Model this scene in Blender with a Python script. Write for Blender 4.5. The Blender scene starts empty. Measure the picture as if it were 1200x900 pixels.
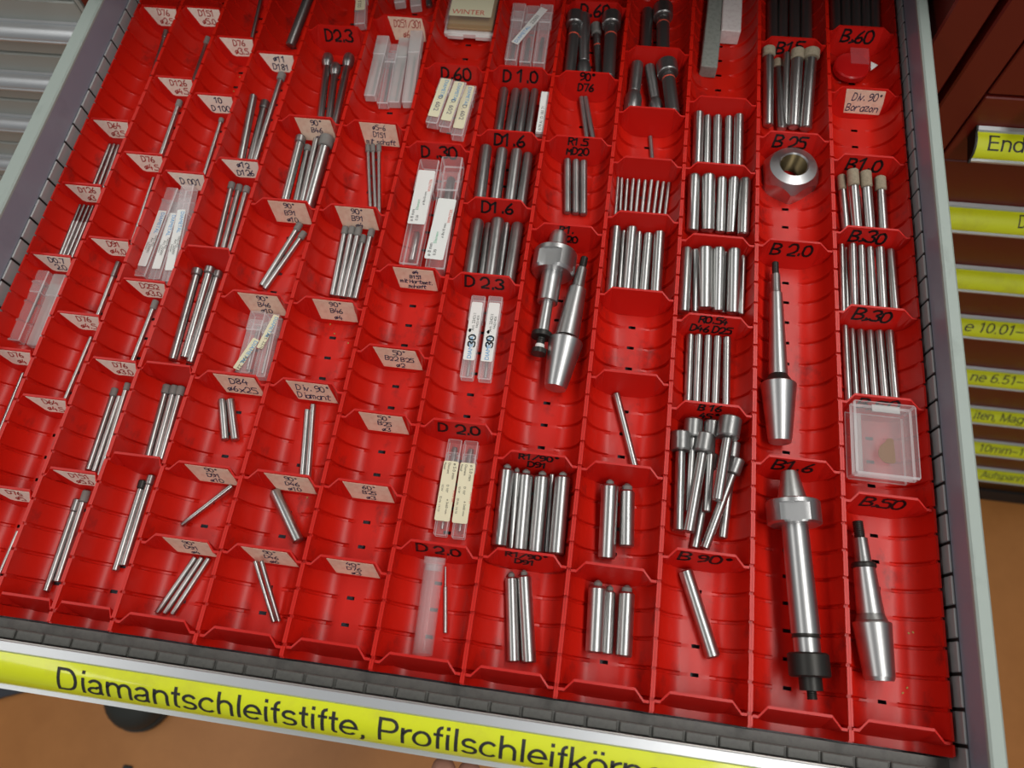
import bpy, bmesh, math, random
from mathutils import Matrix, Vector
random.seed(7)
R = random.Random(11)

# ------------------------------------------------------------------ camera, light, exposure
S = 0.051                      # metres per unit; one unit = width of one wide trough (3 x 17 mm)
F = 858.1                      # focal length in pixels of the 1200 x 900 frame
def rodrigues(v):
    v = Vector(v); return Matrix.Rotation(v.length, 3, v.normalized())
CAM_RV = (2.7453313343, 0.1740133405, -0.1065057172)
CAM_C = Vector((4.95682182, 0.10034352, 8.35406621))
CR = rodrigues(CAM_RV)         # rows: image right, image down, forward
def ray(x, y): return CR.transposed() @ Vector(((x-600)/F, (y-450)/F, 1.0))
def bp(x, y, z):               # pixel -> point on the horizontal plane z
    d = ray(x, y); return CAM_C + d*((z-CAM_C.z)/d.z)
def bpY(x, y, Y):              # pixel -> point on the vertical plane Y
    d = ray(x, y); return CAM_C + d*((Y-CAM_C.y)/d.y)
def px_of(P):
    q = CR @ (Vector(P)-CAM_C); return (600+F*q.x/q.z, 450+F*q.y/q.z)
def depth(P): return (CR @ (Vector(P)-CAM_C)).z
def px2u(w, P): return w*depth(P)/F

sc = bpy.context.scene
cam_d = bpy.data.cameras.new('camera'); cam = bpy.data.objects.new('camera', cam_d)
sc.collection.objects.link(cam); sc.camera = cam
cam_d.sensor_width = 36.0; cam_d.lens = F/1200*36.0; cam_d.clip_start = 0.01
cam_d.dof.use_dof = True; cam_d.dof.focus_distance = 0.47; cam_d.dof.aperture_fstop = 9.0
cam.matrix_world = Matrix.Translation(CAM_C*S) @ Matrix((CR[0], -CR[1], -CR[2])).transposed().to_4x4()

world = bpy.data.worlds.new('world'); sc.world = world; world.use_nodes = True
world.node_tree.nodes['Background'].inputs[0].default_value = (0.93, 0.97, 1.0, 1)
world.node_tree.nodes['Background'].inputs[1].default_value = 0.17
def area(name, loc, size, power, rot=(0, 0, 0), col=(1, 0.98, 0.94)):
    l = bpy.data.lights.new(name, 'AREA'); l.shape = 'RECTANGLE'; l.size, l.size_y = size
    l.energy = power; l.color = col
    o = bpy.data.objects.new(name, l); o.location = loc; o.rotation_euler = rot; sc.collection.objects.link(o); return o
# fluorescent ceiling luminaires of the workshop (ceiling about 1.6 m above the drawer)
area('ceiling_luminaire', (0.85, 0.10, 1.65), (0.32, 3.2), 31)
area('ceiling_luminaire.001', (-1.25, 0.10, 1.65), (0.32, 3.2), 17)
area('ceiling_luminaire.002', (0.85, -2.40, 1.65), (0.14, 1.5), 9)
vs = sc.view_settings
vs.view_transform = 'Standard'; vs.look = 'None'; vs.exposure = -0.10; vs.gamma = 1.0; vs.use_curve_mapping = False

# ------------------------------------------------------------------ materials
def mat(name, col, rough=0.5, metal=0.0, spec=0.5, coat=0.0, noise=None, bump=None, alpha=None, coat_rough=0.08):
    m = bpy.data.materials.new(name); m.use_nodes = True
    nt = m.node_tree; b = nt.nodes['Principled BSDF']
    b.inputs['Base Color'].default_value = (*col, 1); b.inputs['Roughness'].default_value = rough
    b.inputs['Metallic'].default_value = metal; b.inputs['Specular IOR Level'].default_value = spec
    b.inputs['Coat Weight'].default_value = coat; b.inputs['Coat Roughness'].default_value = coat_rough
    tc = None
    def coord(sc3):
        nonlocal tc
        if tc is None: tc = nt.nodes.new('ShaderNodeTexCoord')
        mp = nt.nodes.new('ShaderNodeMapping'); mp.inputs['Scale'].default_value = sc3
        nt.links.new(tc.outputs['Object'], mp.inputs[0]); return mp.outputs[0]
    if noise:                   # (second colour, scale xyz, low, high, detail)
        c2, s3, lo, hi, det = noise
        n = nt.nodes.new('ShaderNodeTexNoise'); n.inputs['Scale'].default_value = 1; n.inputs['Detail'].default_value = det
        n.inputs['Roughness'].default_value = 0.65
        nt.links.new(coord(s3), n.inputs['Vector'])
        r = nt.nodes.new('ShaderNodeMapRange'); r.inputs[1].default_value = lo; r.inputs[2].default_value = hi
        nt.links.new(n.outputs['Fac'], r.inputs[0])
        x = nt.nodes.new('ShaderNodeMix'); x.data_type = 'RGBA'
        x.inputs[6].default_value = (*col, 1); x.inputs[7].default_value = (*c2, 1)
        nt.links.new(r.outputs[0], x.inputs[0]); nt.links.new(x.outputs[2], b.inputs['Base Color'])
    if bump:                    # (scale xyz, strength, distance)
        s3, st, di = bump
        n = nt.nodes.new('ShaderNodeTexNoise'); n.inputs['Scale'].default_value = 1; n.inputs['Detail'].default_value = 4
        nt.links.new(coord(s3), n.inputs['Vector'])
        bu = nt.nodes.new('ShaderNodeBump'); bu.inputs['Strength'].default_value = st; bu.inputs['Distance'].default_value = di
        nt.links.new(n.outputs['Fac'], bu.inputs['Height']); nt.links.new(bu.outputs[0], b.inputs['Normal'])
    if alpha is not None:       # clear plastic: part of the light passes straight through
        t = nt.nodes.new('ShaderNodeBsdfTransparent'); t.inputs[0].default_value = (0.97, 0.95, 0.95, 1)
        mx = nt.nodes.new('ShaderNodeMixShader'); mx.inputs[0].default_value = alpha
        nt.links.new(t.outputs[0], mx.inputs[1]); nt.links.new(b.outputs[0], mx.inputs[2])
        nt.links.new(mx.outputs[0], nt.nodes['Material Output'].inputs[0])
    return m
M = {
 'red': mat('red_tray_plastic', (0.61, 0.011, 0.004), 0.36, spec=0.42, noise=((0.20, 0.010, 0.009), (42, 30, 42), 0.57, 0.74, 9), bump=((900, 900, 900), 0.12, 0.0002)),
 'reddiv': mat('red_divider_plastic', (0.58, 0.009, 0.005), 0.40, spec=0.42, bump=((700, 700, 700), 0.10, 0.0002)),
 'steel': mat('ground_steel', (0.50, 0.50, 0.49), 0.33, 1.0, noise=((0.34, 0.335, 0.32), (200, 25, 200), 0.5, 0.8, 5), bump=((300, 1500, 300), 0.06, 0.0001)),
 'steelb': mat('bright_turned_steel', (0.54, 0.54, 0.54), 0.36, 1.0, bump=((60, 2500, 60), 0.12, 0.0001)),
 'steeld': mat('dull_steel', (0.36, 0.36, 0.355), 0.38, 0.95, noise=((0.24, 0.24, 0.235), (220, 60, 220), 0.45, 0.8, 6)),
 'grit': mat('grey_grit', (0.24, 0.235, 0.22), 0.75, 0.35, bump=((2500, 2500, 2500), 0.6, 0.0004)),
 'tan': mat('tan_grit', (0.36, 0.30, 0.21), 0.9, noise=((0.25, 0.21, 0.15), (900, 900, 900), 0.4, 0.7, 6), bump=((2500, 2500, 2500), 0.6, 0.0004)),
 'brass': mat('oily_brown_thread', (0.16, 0.12, 0.06), 0.35, 0.9),
 'oxide': mat('black_oxide_steel', (0.045, 0.043, 0.040), 0.42, 0.7),
 'darkpin': mat('dark_carbide', (0.25, 0.24, 0.235), 0.36, 0.9),
 'paint': mat('grey_drawer_paint_blue_reflection', (0.26, 0.275, 0.335), 0.30, 0.0, noise=((0.23, 0.24, 0.29), (40, 40, 40), 0.55, 0.75, 7)),  # blue tint in the grey stands in for a reflection on the walls
 'rim': mat('pale_green_rim_paint', (0.36, 0.42, 0.385), 0.40, 0.0, noise=((0.28, 0.325, 0.30), (60, 25, 60), 0.58, 0.72, 8), bump=((500, 200, 500), 0.15, 0.0004)),
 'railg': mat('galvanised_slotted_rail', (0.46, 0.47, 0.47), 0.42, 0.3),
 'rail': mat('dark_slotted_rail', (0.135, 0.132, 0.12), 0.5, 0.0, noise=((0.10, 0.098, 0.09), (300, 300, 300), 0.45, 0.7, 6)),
 'alu': mat('anodised_aluminium', (0.60, 0.62, 0.64), 0.36, 0.6),
 'alud': mat('aluminium_edge', (0.45, 0.44, 0.41), 0.4, 0.6),
 'yellow': mat('fluorescent_yellow_label', (0.74, 0.80, 0.005), 0.45, coat=0.6, noise=((0.64, 0.66, 0.02), (40, 40, 40), 0.5, 0.75, 6)),
 'ink': mat('black_marker_ink', (0.012, 0.010, 0.012), 0.45),
 'inkblue': mat('blue_pen_ink', (0.03, 0.03, 0.10), 0.6),
 'inkred': mat('red_pen_ink', (0.50, 0.05, 0.04), 0.6),
 'print': mat('black_print', (0.02, 0.02, 0.02), 0.5),
 'printblue': mat('blue_print', (0.02, 0.30, 0.62), 0.5),
 'printred': mat('red_print', (0.70, 0.10, 0.06), 0.5),
 'printgreen': mat('green_print', (0.05, 0.42, 0.22), 0.5),
 'paper': mat('aged_pinkish_paper_label', (0.82, 0.61, 0.47), 0.8, noise=((0.72, 0.44, 0.32), (160, 160, 160), 0.45, 0.75, 8)),
 'paperw': mat('cream_paper_label', (0.86, 0.77, 0.66), 0.8, noise=((0.74, 0.56, 0.44), (140, 140, 140), 0.52, 0.8, 8)),
 'white': mat('white_label', (0.82, 0.83, 0.80), 0.6),
 'cream': mat('cream_printed_label', (0.78, 0.74, 0.52), 0.65),
 'case': mat('translucent_case_plastic', (0.86, 0.84, 0.85), 0.22, alpha=0.24, spec=0.6),
 'casef': mat('frosted_case_plastic', (0.80, 0.82, 0.80), 0.35, alpha=0.40),
 'edge': mat('plastic_edge_glint', (0.92, 0.91, 0.92), 0.2, alpha=0.55),
 'clear': mat('clear_polystyrene', (0.92, 0.90, 0.91), 0.12, alpha=0.10, spec=0.7),
 'whitepl': mat('white_plastic', (0.80, 0.79, 0.76), 0.4),
 'gold': mat('gold_foam_insert', (0.40, 0.27, 0.10), 0.7),
 'stone': mat('grey_green_honing_stone', (0.27, 0.29, 0.26), 0.85, noise=((0.19, 0.205, 0.185), (350, 350, 350), 0.45, 0.7, 8)),
 'stonew': mat('pale_dressing_stone', (0.74, 0.68, 0.66), 0.85, noise=((0.62, 0.54, 0.53), (300, 300, 300), 0.45, 0.7, 8)),
 'brown': mat('brown_paper', (0.26, 0.13, 0.055), 0.8),
 'cabred': mat('dark_red_cabinet_paint', (0.150, 0.012, 0.006), 0.40),
 'cabgrey': mat('grey_cabinet_paint', (0.42, 0.44, 0.41), 0.42),
 'blackpl': mat('black_end_cap_plastic', (0.015, 0.013, 0.012), 0.5),
 'dark': mat('dark_cabinet_inside', (0.02, 0.018, 0.017), 0.7),
 'floor': mat('brown_workshop_floor', (0.62, 0.25, 0.065), 0.42, noise=((0.50, 0.19, 0.045), (5, 5, 5), 0.35, 0.7, 8), bump=((60, 60, 60), 0.08, 0.001)),
 'wallp': mat('pale_plaster', (0.62, 0.61, 0.57), 0.8, noise=((0.56, 0.55, 0.51), (8, 8, 8), 0.4, 0.7, 6)),
 'rubber': mat('dark_rubber', (0.035, 0.037, 0.032), 0.6),
 'slate': mat('dark_slate_mat', (0.055, 0.06, 0.075), 0.6),
 'skin': mat('skin', (0.52, 0.27, 0.19), 0.5, noise=((0.60, 0.30, 0.24), (80, 80, 80), 0.4, 0.7, 4)),
 'nail': mat('finger_nail', (0.62, 0.34, 0.29), 0.3),
 'debris': mat('debris', (0.42, 0.28, 0.07), 0.7),
 'film': mat('pink_film', (0.85, 0.20, 0.22), 0.25, alpha=0.22),
 'redcap': mat('red_glossy_cap', (0.50, 0.008, 0.008), 0.3),
}

# ------------------------------------------------------------------ helpers (all shapes in units; scaled to metres at the end)
COL = sc.collection
def mesh_from(name, verts, faces, smooth=False, angle=35):
    me = bpy.data.meshes.new(name); me.from_pydata([tuple(v) for v in verts], [], faces)
    bm = bmesh.new(); bm.from_mesh(me); bmesh.ops.recalc_face_normals(bm, faces=bm.faces); bm.to_mesh(me); bm.free()
    if smooth:
        for p in me.polygons: p.use_smooth = True
        me.set_sharp_from_angle(angle=math.radians(angle))
    return me
def obj(name, me, m, parent=None, label=None, cat=None, group=None, kind=None):
    o = bpy.data.objects.new(name, me); COL.objects.link(o)
    if m is not None and me is not None and len(me.materials) == 0: me.materials.append(M[m])
    if parent is not None: o.parent = parent
    if label: o['label'] = label
    if cat: o['category'] = cat
    if group: o['group'] = group
    if kind: o['kind'] = kind
    return o
def empty(name, loc, label, cat, group=None, mw=None):
    o = obj(name, None, None, None, label, cat, group); o.empty_display_size = 0.005
    if mw is not None: o.matrix_world = mw
    else: o.location = loc
    return o
class MB:
    def __init__(s): s.v = []; s.f = []
    def add(s, v, f):
        n = len(s.v); s.v += [tuple(a) for a in v]; s.f += [tuple(i+n for i in q) for q in f]; return s
    def box(s, x0, x1, y0, y1, z0, z1):
        return s.add([(x0,y0,z0),(x1,y0,z0),(x1,y1,z0),(x0,y1,z0),(x0,y0,z1),(x1,y0,z1),(x1,y1,z1),(x0,y1,z1)],
                     [(0,3,2,1),(4,5,6,7),(0,1,5,4),(1,2,6,5),(2,3,7,6),(3,0,4,7)])
    def bbox(s, x0, x1, y0, y1, z0, z1, b):          # box with chamfered edges
        v = []; pts = []
        for sx, X in ((1, x0), (-1, x1)):
            for sy, Y in ((1, y0), (-1, y1)):
                for sz, Z in ((1, z0), (-1, z1)):
                    pts += [(X, Y+sy*b, Z+sz*b), (X+sx*b, Y, Z+sz*b), (X+sx*b, Y+sy*b, Z)]
        bm = bmesh.new(); bv = [bm.verts.new(p) for p in pts]
        bmesh.ops.convex_hull(bm, input=bv); bmesh.ops.dissolve_limit(bm, angle_limit=0.02, verts=bm.verts, edges=bm.edges)
        bm.verts.index_update()
        s.add([tuple(q.co) for q in bm.verts], [[q.index for q in f.verts] for f in bm.faces]); bm.free(); return s
    def prism(s, outline, axis, a, b):               # outline 2D extruded along axis from a to b
        def P(u, v, w): return {'x': (w, u, v), 'y': (u, w, v), 'z': (u, v, w)}[axis]
        n = len(outline)
        return s.add([P(u, v, a) for u, v in outline]+[P(u, v, b) for u, v in outline],
                     [tuple(range(n)), tuple(range(n, 2*n))]+[(i, (i+1) % n, n+(i+1) % n, n+i) for i in range(n)])
    def lathe(s, prof, seg=20):                      # prof [(y, r)] turned about the Y axis
        n = len(prof); v = []; f = []
        for y, r in prof:
            for k in range(seg):
                a = 2*math.pi*k/seg; v.append((r*math.cos(a), y, r*math.sin(a)))
        for i in range(n-1):
            for k in range(seg): f.append((i*seg+k, i*seg+(k+1) % seg, (i+1)*seg+(k+1) % seg, (i+1)*seg+k))
        f.append(tuple(range(seg))); f.append(tuple((n-1)*seg+k for k in range(seg)))
        return s.add(v, f)
    def mesh(s, name, smooth=False, angle=35): return mesh_from(name, s.v, s.f, smooth, angle)

# ---- hand lettering: one-stroke characters on a 0-4 x 0-8 grid
GL = {'0':'28 07 04 02 10 30 42 45 37 28','1':'06 28 20','2':'06 18 38 46 43 00 40','3':'07 18 38 46 24 43 40 10 01','4':'28 03 43|35 30',
 '5':'48 08 05 35 43 40 10 00','6':'38 15 02 10 30 42 34 13','7':'08 48 20','8':'24 06 18 38 46 24 02 10 30 42 24','9':'45 14 06 18 38 46 42 10',
 'D':'00 08|08 28 46 42 20 00','B':'00 08|08 38 46 24 04|24 43 41 20 00','R':'00 08|08 38 46 24 04|24 40','M':'00 08 23 48 40','H':'00 08|48 40|04 44','C':'47 28 06 02 20 41',
 'A':'00 28 40|03 33','S':'47 28 06 24 42 20 01','K':'00 08|48 04 40','d':'44 25 03 10 30 43|48 40','i':'25 20|27 28','v':'05 20 45','a':'44 25 03 10 30 43|45 40','m':'00 05|04 15 24 20|24 35 44 40',
 'n':'00 05|03 25 44 40','t':'28 11 30|06 46','o':'25 03 10 30 43 25','r':'00 05|03 25 45','z':'05 45 00 40','e':'03 43 25 03 10 40','l':'28 20','h':'08 00|03 25 44 40',
 'f':'48 26 20|05 45','s':'45 15 13 42 30 00','u':'05 01 20 41|45 40','x':'05 40|45 00','°':'28 17 26 37 28','ø':'25 03 11 31 43 25|10 46','.':'10 11','c':'44 25 03 10 41',
 ',':'12 21 00','/':'00 48','-':'04 44','b':'08 00|03 25 43 20 01','k':'08 00|45 02 40','g':'44 25 03 11 43|45 40'}
def ink_mesh(lines, h, th, rng, slant=0.08, gap=1.45, width=0.62):
    """lines of hand writing centred on (0,0); returns 2D quads"""
    V = []; Fc = []
    total = h*(1+gap*(len(lines)-1)); y0 = total/2-h
    for li, t in enumerate(lines):
        adv = h*width; w = 0
        for ch in t: w += adv*(0.5 if ch in ' .,°i' else 1.0)*1.22
        x = -w/2; y = y0-li*h*gap
        for ch in t:
            a = adv*(0.5 if ch in ' .,°i' else 1.0)
            if ch in GL:
                jx, jy, js = rng.uniform(-.04, .04)*h, rng.uniform(-.06, .06)*h, rng.uniform(.92, 1.06)
                for pl in GL[ch].split('|'):
                    P = [Vector(((int(c[0])/4*adv + slant*int(c[1])/8*h)*js+x+jx, int(c[1])/8*h*js+y+jy)) for c in pl.split()]
                    if len(P) > 3:                    # round the corners once
                        Q = [P[0]]
                        for i in range(len(P)-1): Q += [P[i]*.78+P[i+1]*.22, P[i]*.22+P[i+1]*.78]
                        P = Q+[P[-1]]
                    for A, B in zip(P, P[1:]):
                        d = B-A
                        if d.length < 1e-6: continue
                        d.normalize(); nrm = Vector((-d.y, d.x))*th/2; e = d*th*.42
                        n = len(V); V += [A-e+nrm, A-e-nrm, B+e-nrm, B+e+nrm]; Fc.append((n, n+1, n+2, n+3))
            x += a*1.22
    return V, Fc
_tc = {}
def text2d(t):
    """printed lettering as flat 2D mesh data in font units, origin at the baseline start"""
    if t in _tc: return _tc[t]
    cu = bpy.data.curves.new('t', 'FONT'); cu.body = t; cu.resolution_u = 3
    o = bpy.data.objects.new('t', cu); COL.objects.link(o)
    dg = bpy.context.evaluated_depsgraph_get(); me = o.evaluated_get(dg).to_mesh()
    V = [(v.co.x, v.co.y) for v in me.vertices]; Fc = [tuple(p.vertices) for p in me.polygons]
    o.evaluated_get(dg).to_mesh_clear(); bpy.data.objects.remove(o); bpy.data.curves.remove(cu)
    _tc[t] = (V, Fc); return _tc[t]

# ------------------------------------------------------------------ layout of the drawer
WN = 0.7322290; H = 0.46; WT = 0.0225                  # narrow trough width, trough depth, half wall thickness
COLS = 'ABCDEFGHIJKLM'
XL = {c: (-4*WN+WN*i if i < 4 else float(i-4)) for i, c in enumerate(COLS)}
CW = {c: (WN if i < 4 else 1.0) for i, c in enumerate(COLS)}
YEND = 12.1; PITCH = 0.3010; Y0 = 0.437
def zfl(xl, w):                                        # floor height of a trough across its width
    a, b = (0.34*w, 0.66*w) if w > .9 else (0.40*w, 0.60*w)
    if a <= xl <= b: return -H
    t = (a-xl)/(a-WT) if xl < a else (xl-b)/(w-WT-b)
    t = min(max(t, 0), 1); return -H+(H-0.03)*(1-math.sqrt(max(0, 1-t*t)))

# ------------------------------------------------------------------ room: floor
ZF = -22.5
fm = MB().box(-60, 60, -45, 40, ZF-1, ZF).mesh('floor')
obj('floor', fm, 'floor', kind='structure', label='brown coated workshop floor under the open drawer')

obj('wall_back', MB().box(-60, 60, 25, 26, ZF, ZF+50).mesh('wall_back'), 'wallp', kind='structure', label='pale plaster wall behind the cabinets')

# ------------------------------------------------------------------ the open drawer
DX0, DX1, ZR, ZB = -3.02, 9.085, 0.55, -0.62
drawer = empty('open_drawer', ((DX0+DX1)/2, 6, ZB-.05), 'open grey steel drawer holding four red trays, yellow label on its front', 'drawer')
def dpart(name, mb, m, smooth=False, label=None, parent=None):
    o = obj(name, mb.mesh(name, smooth), m, None, label)
    o.parent = parent or drawer
    off = drawer.location if parent is None else Vector((0, 0, 0))
    o.location = -Vector(off) if parent is None else (0, 0, 0)
    return o
dpart('drawer_bottom', MB().box(DX0, DX1, -.25, YEND+.15, ZB-.05, ZB), 'paint')
for sgn, xi in ((-1, DX0), (1, DX1)):
    xo = xi+sgn*0.05
    dpart('side_wall', MB().box(min(xi, xo), max(xi, xo), -.27, YEND+.15, ZB-.05, ZR-.02), 'paint')
    a, b = (xi-.225, xi+.004) if sgn < 0 else (xi-.035, xi+.125)
    out = [(a, ZR-.16), (a, ZR-.03), (a+.02, ZR), (b-.02, ZR), (b, ZR-.02), (b, ZR-.05), (a+.03, ZR-.05), (a+.03, ZR-.16)]
    if sgn > 0: out = [(a, ZR-.06), (a, ZR-.02), (a+.02, ZR), (b-.03, ZR), (b, ZR-.03), (b, ZR-.16)]
    dpart('side_rim', MB().prism(out, 'y', -.27, YEND+.15), 'rim', label='pale green rolled steel rim')
    # slotted rail along the side: blocks with a dark slot between them, one every 17 mm
    rl = dpart('slotted_rail', MB().box(min(xi, xi-sgn*.012), max(xi, xi-sgn*.012), -.1, YEND, -.5, .095), 'blackpl', label='slotted divider rail with dark gaps')
    k = 0; y = .46-.336*2
    bmsh = MB().bbox(-.014, .014, .018, .318, -.5, .100, .008).mesh('rail_block')
    while y < YEND-.4:
        o = obj('rail_block', bmsh, 'railg', rl); o.location = (xi-sgn*.016, y, 0)
        y += .336
dpart('back_wall', MB().box(DX0, DX1, YEND+.1, YEND+.15, ZB, ZR-.05), 'paint')
# front: inner gap, slotted ledge, top edge, handle with the label
dpart('front_wall', MB().box(DX0-.2, DX1+.12, -.30, -.225, ZB-.05, .16), 'alud')
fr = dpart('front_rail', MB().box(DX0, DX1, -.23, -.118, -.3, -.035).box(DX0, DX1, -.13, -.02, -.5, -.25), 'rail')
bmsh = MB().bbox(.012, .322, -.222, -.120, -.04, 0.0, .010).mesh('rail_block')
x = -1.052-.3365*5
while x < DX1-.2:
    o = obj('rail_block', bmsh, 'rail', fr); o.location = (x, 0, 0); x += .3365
hx0, hx1 = DX0-.2, DX1+.12
def label_arc(n=10):                                   # convex face of the label strip (Y, z)
    P = []
    for i in range(n+1):
        t = i/n; P.append((-.352-.335*math.sin(t*math.pi/2*0.97)**.93, .235-.36*(1-math.cos(t*math.pi/2*0.97))))
    return P
ARC = label_arc()
prof = [(-.225, .20), (-.245, .25), (-.335, .25), (-.352, .225)]+[(y+.008, z-.014) for y, z in ARC]+[(-.700, -.125), (-.735, -.125), (-.738, -.16), (-.70, -.19), (-.225, -.19)]
handle = dpart('handle_profile', MB().prism(prof, 'x', hx0, hx1), 'alu', label='white aluminium handle profile')
dpart('front_edge', MB().box(hx0, hx1, -.258, -.226, .15, .205).box(hx0, hx1, -.236, -.226, .205, .23), 'alud')
def strip(arc, x0, x1, off=0.0, segs=2):
    V = []; Fc = []
    for i, (y, z) in enumerate(arc):
        for x in (x0, x1): V.append((x, y, z+off))
    for i in range(len(arc)-1): Fc.append((2*i, 2*i+1, 2*i+3, 2*i+2))
    n = len(V); V += [(x, y+.004, z-.010) for x, y, z in V]
    Fc += [tuple(k+n for k in q) for q in Fc] + [(0, 1, n+1, n), (n-2, n-1, 2*n-1, 2*n-2)] + [(2*i, 2*i+2, n+2*i+2, n+2*i) for i in range(len(arc)-1)] + [(2*i+1, 2*i+3, n+2*i+3, n+2*i+1) for i in range(len(arc)-1)]
    return V, Fc
V, Fc = strip(ARC, hx0+.05, hx1-.05)
lab = dpart('label_strip', MB().add(V, Fc), 'yellow', True, 'glossy yellow label strip reading Diamantschleifstifte, Profilschleifkörper')
al = [0.0]
for (a, b), (c, d) in zip(ARC, ARC[1:]): al.append(al[-1]+math.hypot(c-a, d-b))
def on_arc(s, arc=ARC, cum=al, lift=.004):
    s = min(max(s, 0), cum[-1]-1e-6)
    for i in range(len(cum)-1):
        if cum[i] <= s <= cum[i+1]:
            t = (s-cum[i])/(cum[i+1]-cum[i]); y = arc[i][0]*(1-t)+arc[i+1][0]*t; z = arc[i][1]*(1-t)+arc[i+1][1]*t
            dy, dz = arc[i+1][0]-arc[i][0], arc[i+1][1]-arc[i][1]; L = math.hypot(dy, dz)
            return (y+dz/L*lift, z-dy/L*lift)
# even-stroke grotesque lettering of the label strips: cap height 1, stroke T; ('a', cx, cy, rx, ry, from, to) arcs and polylines
T_ = .108
def _arc(cx, cy, rx, ry, a0, a1):
    n = max(3, int(abs(a1-a0)/14)); return [(cx+rx*math.cos(math.radians(a0+(a1-a0)*i/n)), cy+ry*math.sin(math.radians(a0+(a1-a0)*i/n))) for i in range(n+1)]
_o = _arc(.31, .365, .245, .31, 90, 450)
MONO = {
 'D': (.80, [[(.10, 0), (.10, 1)], [(.10, .945), (.36, .945)]+_arc(.36, .5, .32, .445, 90, -90)+[(.10, .055)]]),
 'P': (.70, [[(.10, 0), (.10, 1)], [(.10, .945), (.40, .945)]+_arc(.40, .715, .22, .23, 90, -90)+[(.10, .485)]]),
 'E': (.68, [[(.10, 0), (.10, 1)], [(.10, .945), (.60, .945)], [(.10, .52), (.56, .52)], [(.10, .055), (.62, .055)]]),
 'A': (.70, [[(.03, 0), (.35, .98), (.67, 0)], [(.15, .32), (.55, .32)]]),
 'M': (.88, [[(.10, 0), (.10, .97), (.44, .06), (.78, .97), (.78, 0)]]),
 'i': (.25, [[(.125, 0), (.125, .73)], [(.125, .87), (.125, 1)]]), 'l': (.25, [[(.125, 0), (.125, 1)]]),
 'a': (.59, [_arc(.27, .50, .19, .175, 160, 0)+[(.46, .12)]+_arc(.55, .12, .09, .07, 180, 250), _arc(.25, .205, .19, .155, 60, 330)+[(.46, .24)], [(.46, .44), (.30, .36)]]),
 'm': (.95, [[(.10, 0), (.10, .73)], _arc(.285, .48, .185, .195, 180, 0)+[(.47, 0)], _arc(.655, .48, .185, .195, 180, 0)+[(.84, 0)]]),
 'n': (.62, [[(.10, 0), (.10, .73)], _arc(.305, .46, .205, .215, 180, 0)+[(.51, 0)]]),
 'h': (.62, [[(.10, 0), (.10, 1)], _arc(.305, .46, .205, .215, 180, 0)+[(.51, 0)]]),
 'u': (.62, [[(.10, .73), (.10, .26)]+_arc(.305, .26, .205, .205, 180, 360), [(.51, .73), (.51, 0)]]),
 'r': (.38, [[(.10, 0), (.10, .73)], _arc(.36, .40, .26, .275, 180, 85)]),
 't': (.34, [[(.17, .93), (.17, .17)]+_arc(.28, .17, .11, .115, 180, 275), [(.03, .675), (.32, .675)]]),
 'f': (.34, [[(.17, 0), (.17, .80)]+_arc(.29, .80, .12, .145, 180, 80), [(.03, .675), (.32, .675)]]),
 's': (.55, [_arc(.275, .525, .18, .15, 20, 270)[:-1]+_arc(.275, .215, .20, .16, 90, -160)]),
 'c': (.57, [_arc(.31, .365, .24, .31, 42, 318)]), 'e': (.61, [[(.07, .39)]+[(.55, .39)]+_arc(.31, .365, .24, .31, 5, 318)]),
 'o': (.62, [_o]), 'ö': (.62, [_o, [(.20, .86), (.20, .98)], [(.42, .86), (.42, .98)]]),
 'd': (.64, [_o, [(.545, 0), (.545, 1)]]), 'p': (.64, [[(.09, -.28), (.09, .73)], _arc(.33, .365, .24, .31, 90, 450)]),
 'g': (.64, [_o, [(.545, .73), (.545, -.05)]+_arc(.32, -.05, .225, .18, 0, -160)]),
 'k': (.56, [[(.10, 0), (.10, 1)], [(.10, .27), (.50, .72)], [(.23, .41), (.53, 0)]]),
 '0': (.60, [_arc(.30, .5, .22, .445, 90, 450)]), '1': (.50, [[(.10, .74), (.28, .95), (.28, 0)]]),
 '5': (.60, [[(.50, .945), (.16, .945), (.11, .52)]+_arc(.29, .32, .22, .265, 120, -150)]), '6': (.60, [_arc(.30, .31, .22, .255, 90, 450), _arc(.38, .40, .30, .545, 178, 68)]),
 '.': (.26, [[(.13, 0), (.13, .125)]]), ',': (.26, [[(.14, .13), (.14, -.02), (.12, -.10), (.06, -.20)]]), '-': (.60, [[(.04, .36), (.56, .36)]]), ' ': (.30, [])}
def mono_text(t):
    V = []; Fc = []; x = 0
    for ch in t:
        adv, st = MONO[ch]
        for P in st:
            P = [Vector(p) for p in P]; Q = []
            for a, b in zip(P, P[1:]):                 # dense points so that the letters bend with the label
                n = max(1, int((b-a).length/.12))
                Q += [a+(b-a)*(i/n) for i in range(n)]
            Q.append(P[-1]); n0 = len(V)
            Q = [q for i, q in enumerate(Q) if i == 0 or (q-Q[i-1]).length > 1e-4]
            for i, q in enumerate(Q):
                d0 = (q-Q[i-1]).normalized() if i else (Q[1]-q).normalized()
                d1 = (Q[i+1]-q).normalized() if i < len(Q)-1 else d0
                d = (d0+d1); d = d.normalized() if d.length > .2 else d0
                m = T_/2/max(.5, d.dot(d1)); nrm = Vector((-d.y, d.x))*m
                V += [(q.x+nrm.x+x, q.y+nrm.y), (q.x-nrm.x+x, q.y-nrm.y)]
            for i in range(len(Q)-1): k = n0+2*i; Fc.append((k, k+1, k+3, k+2))
        x += adv
    return V, Fc, x
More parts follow.
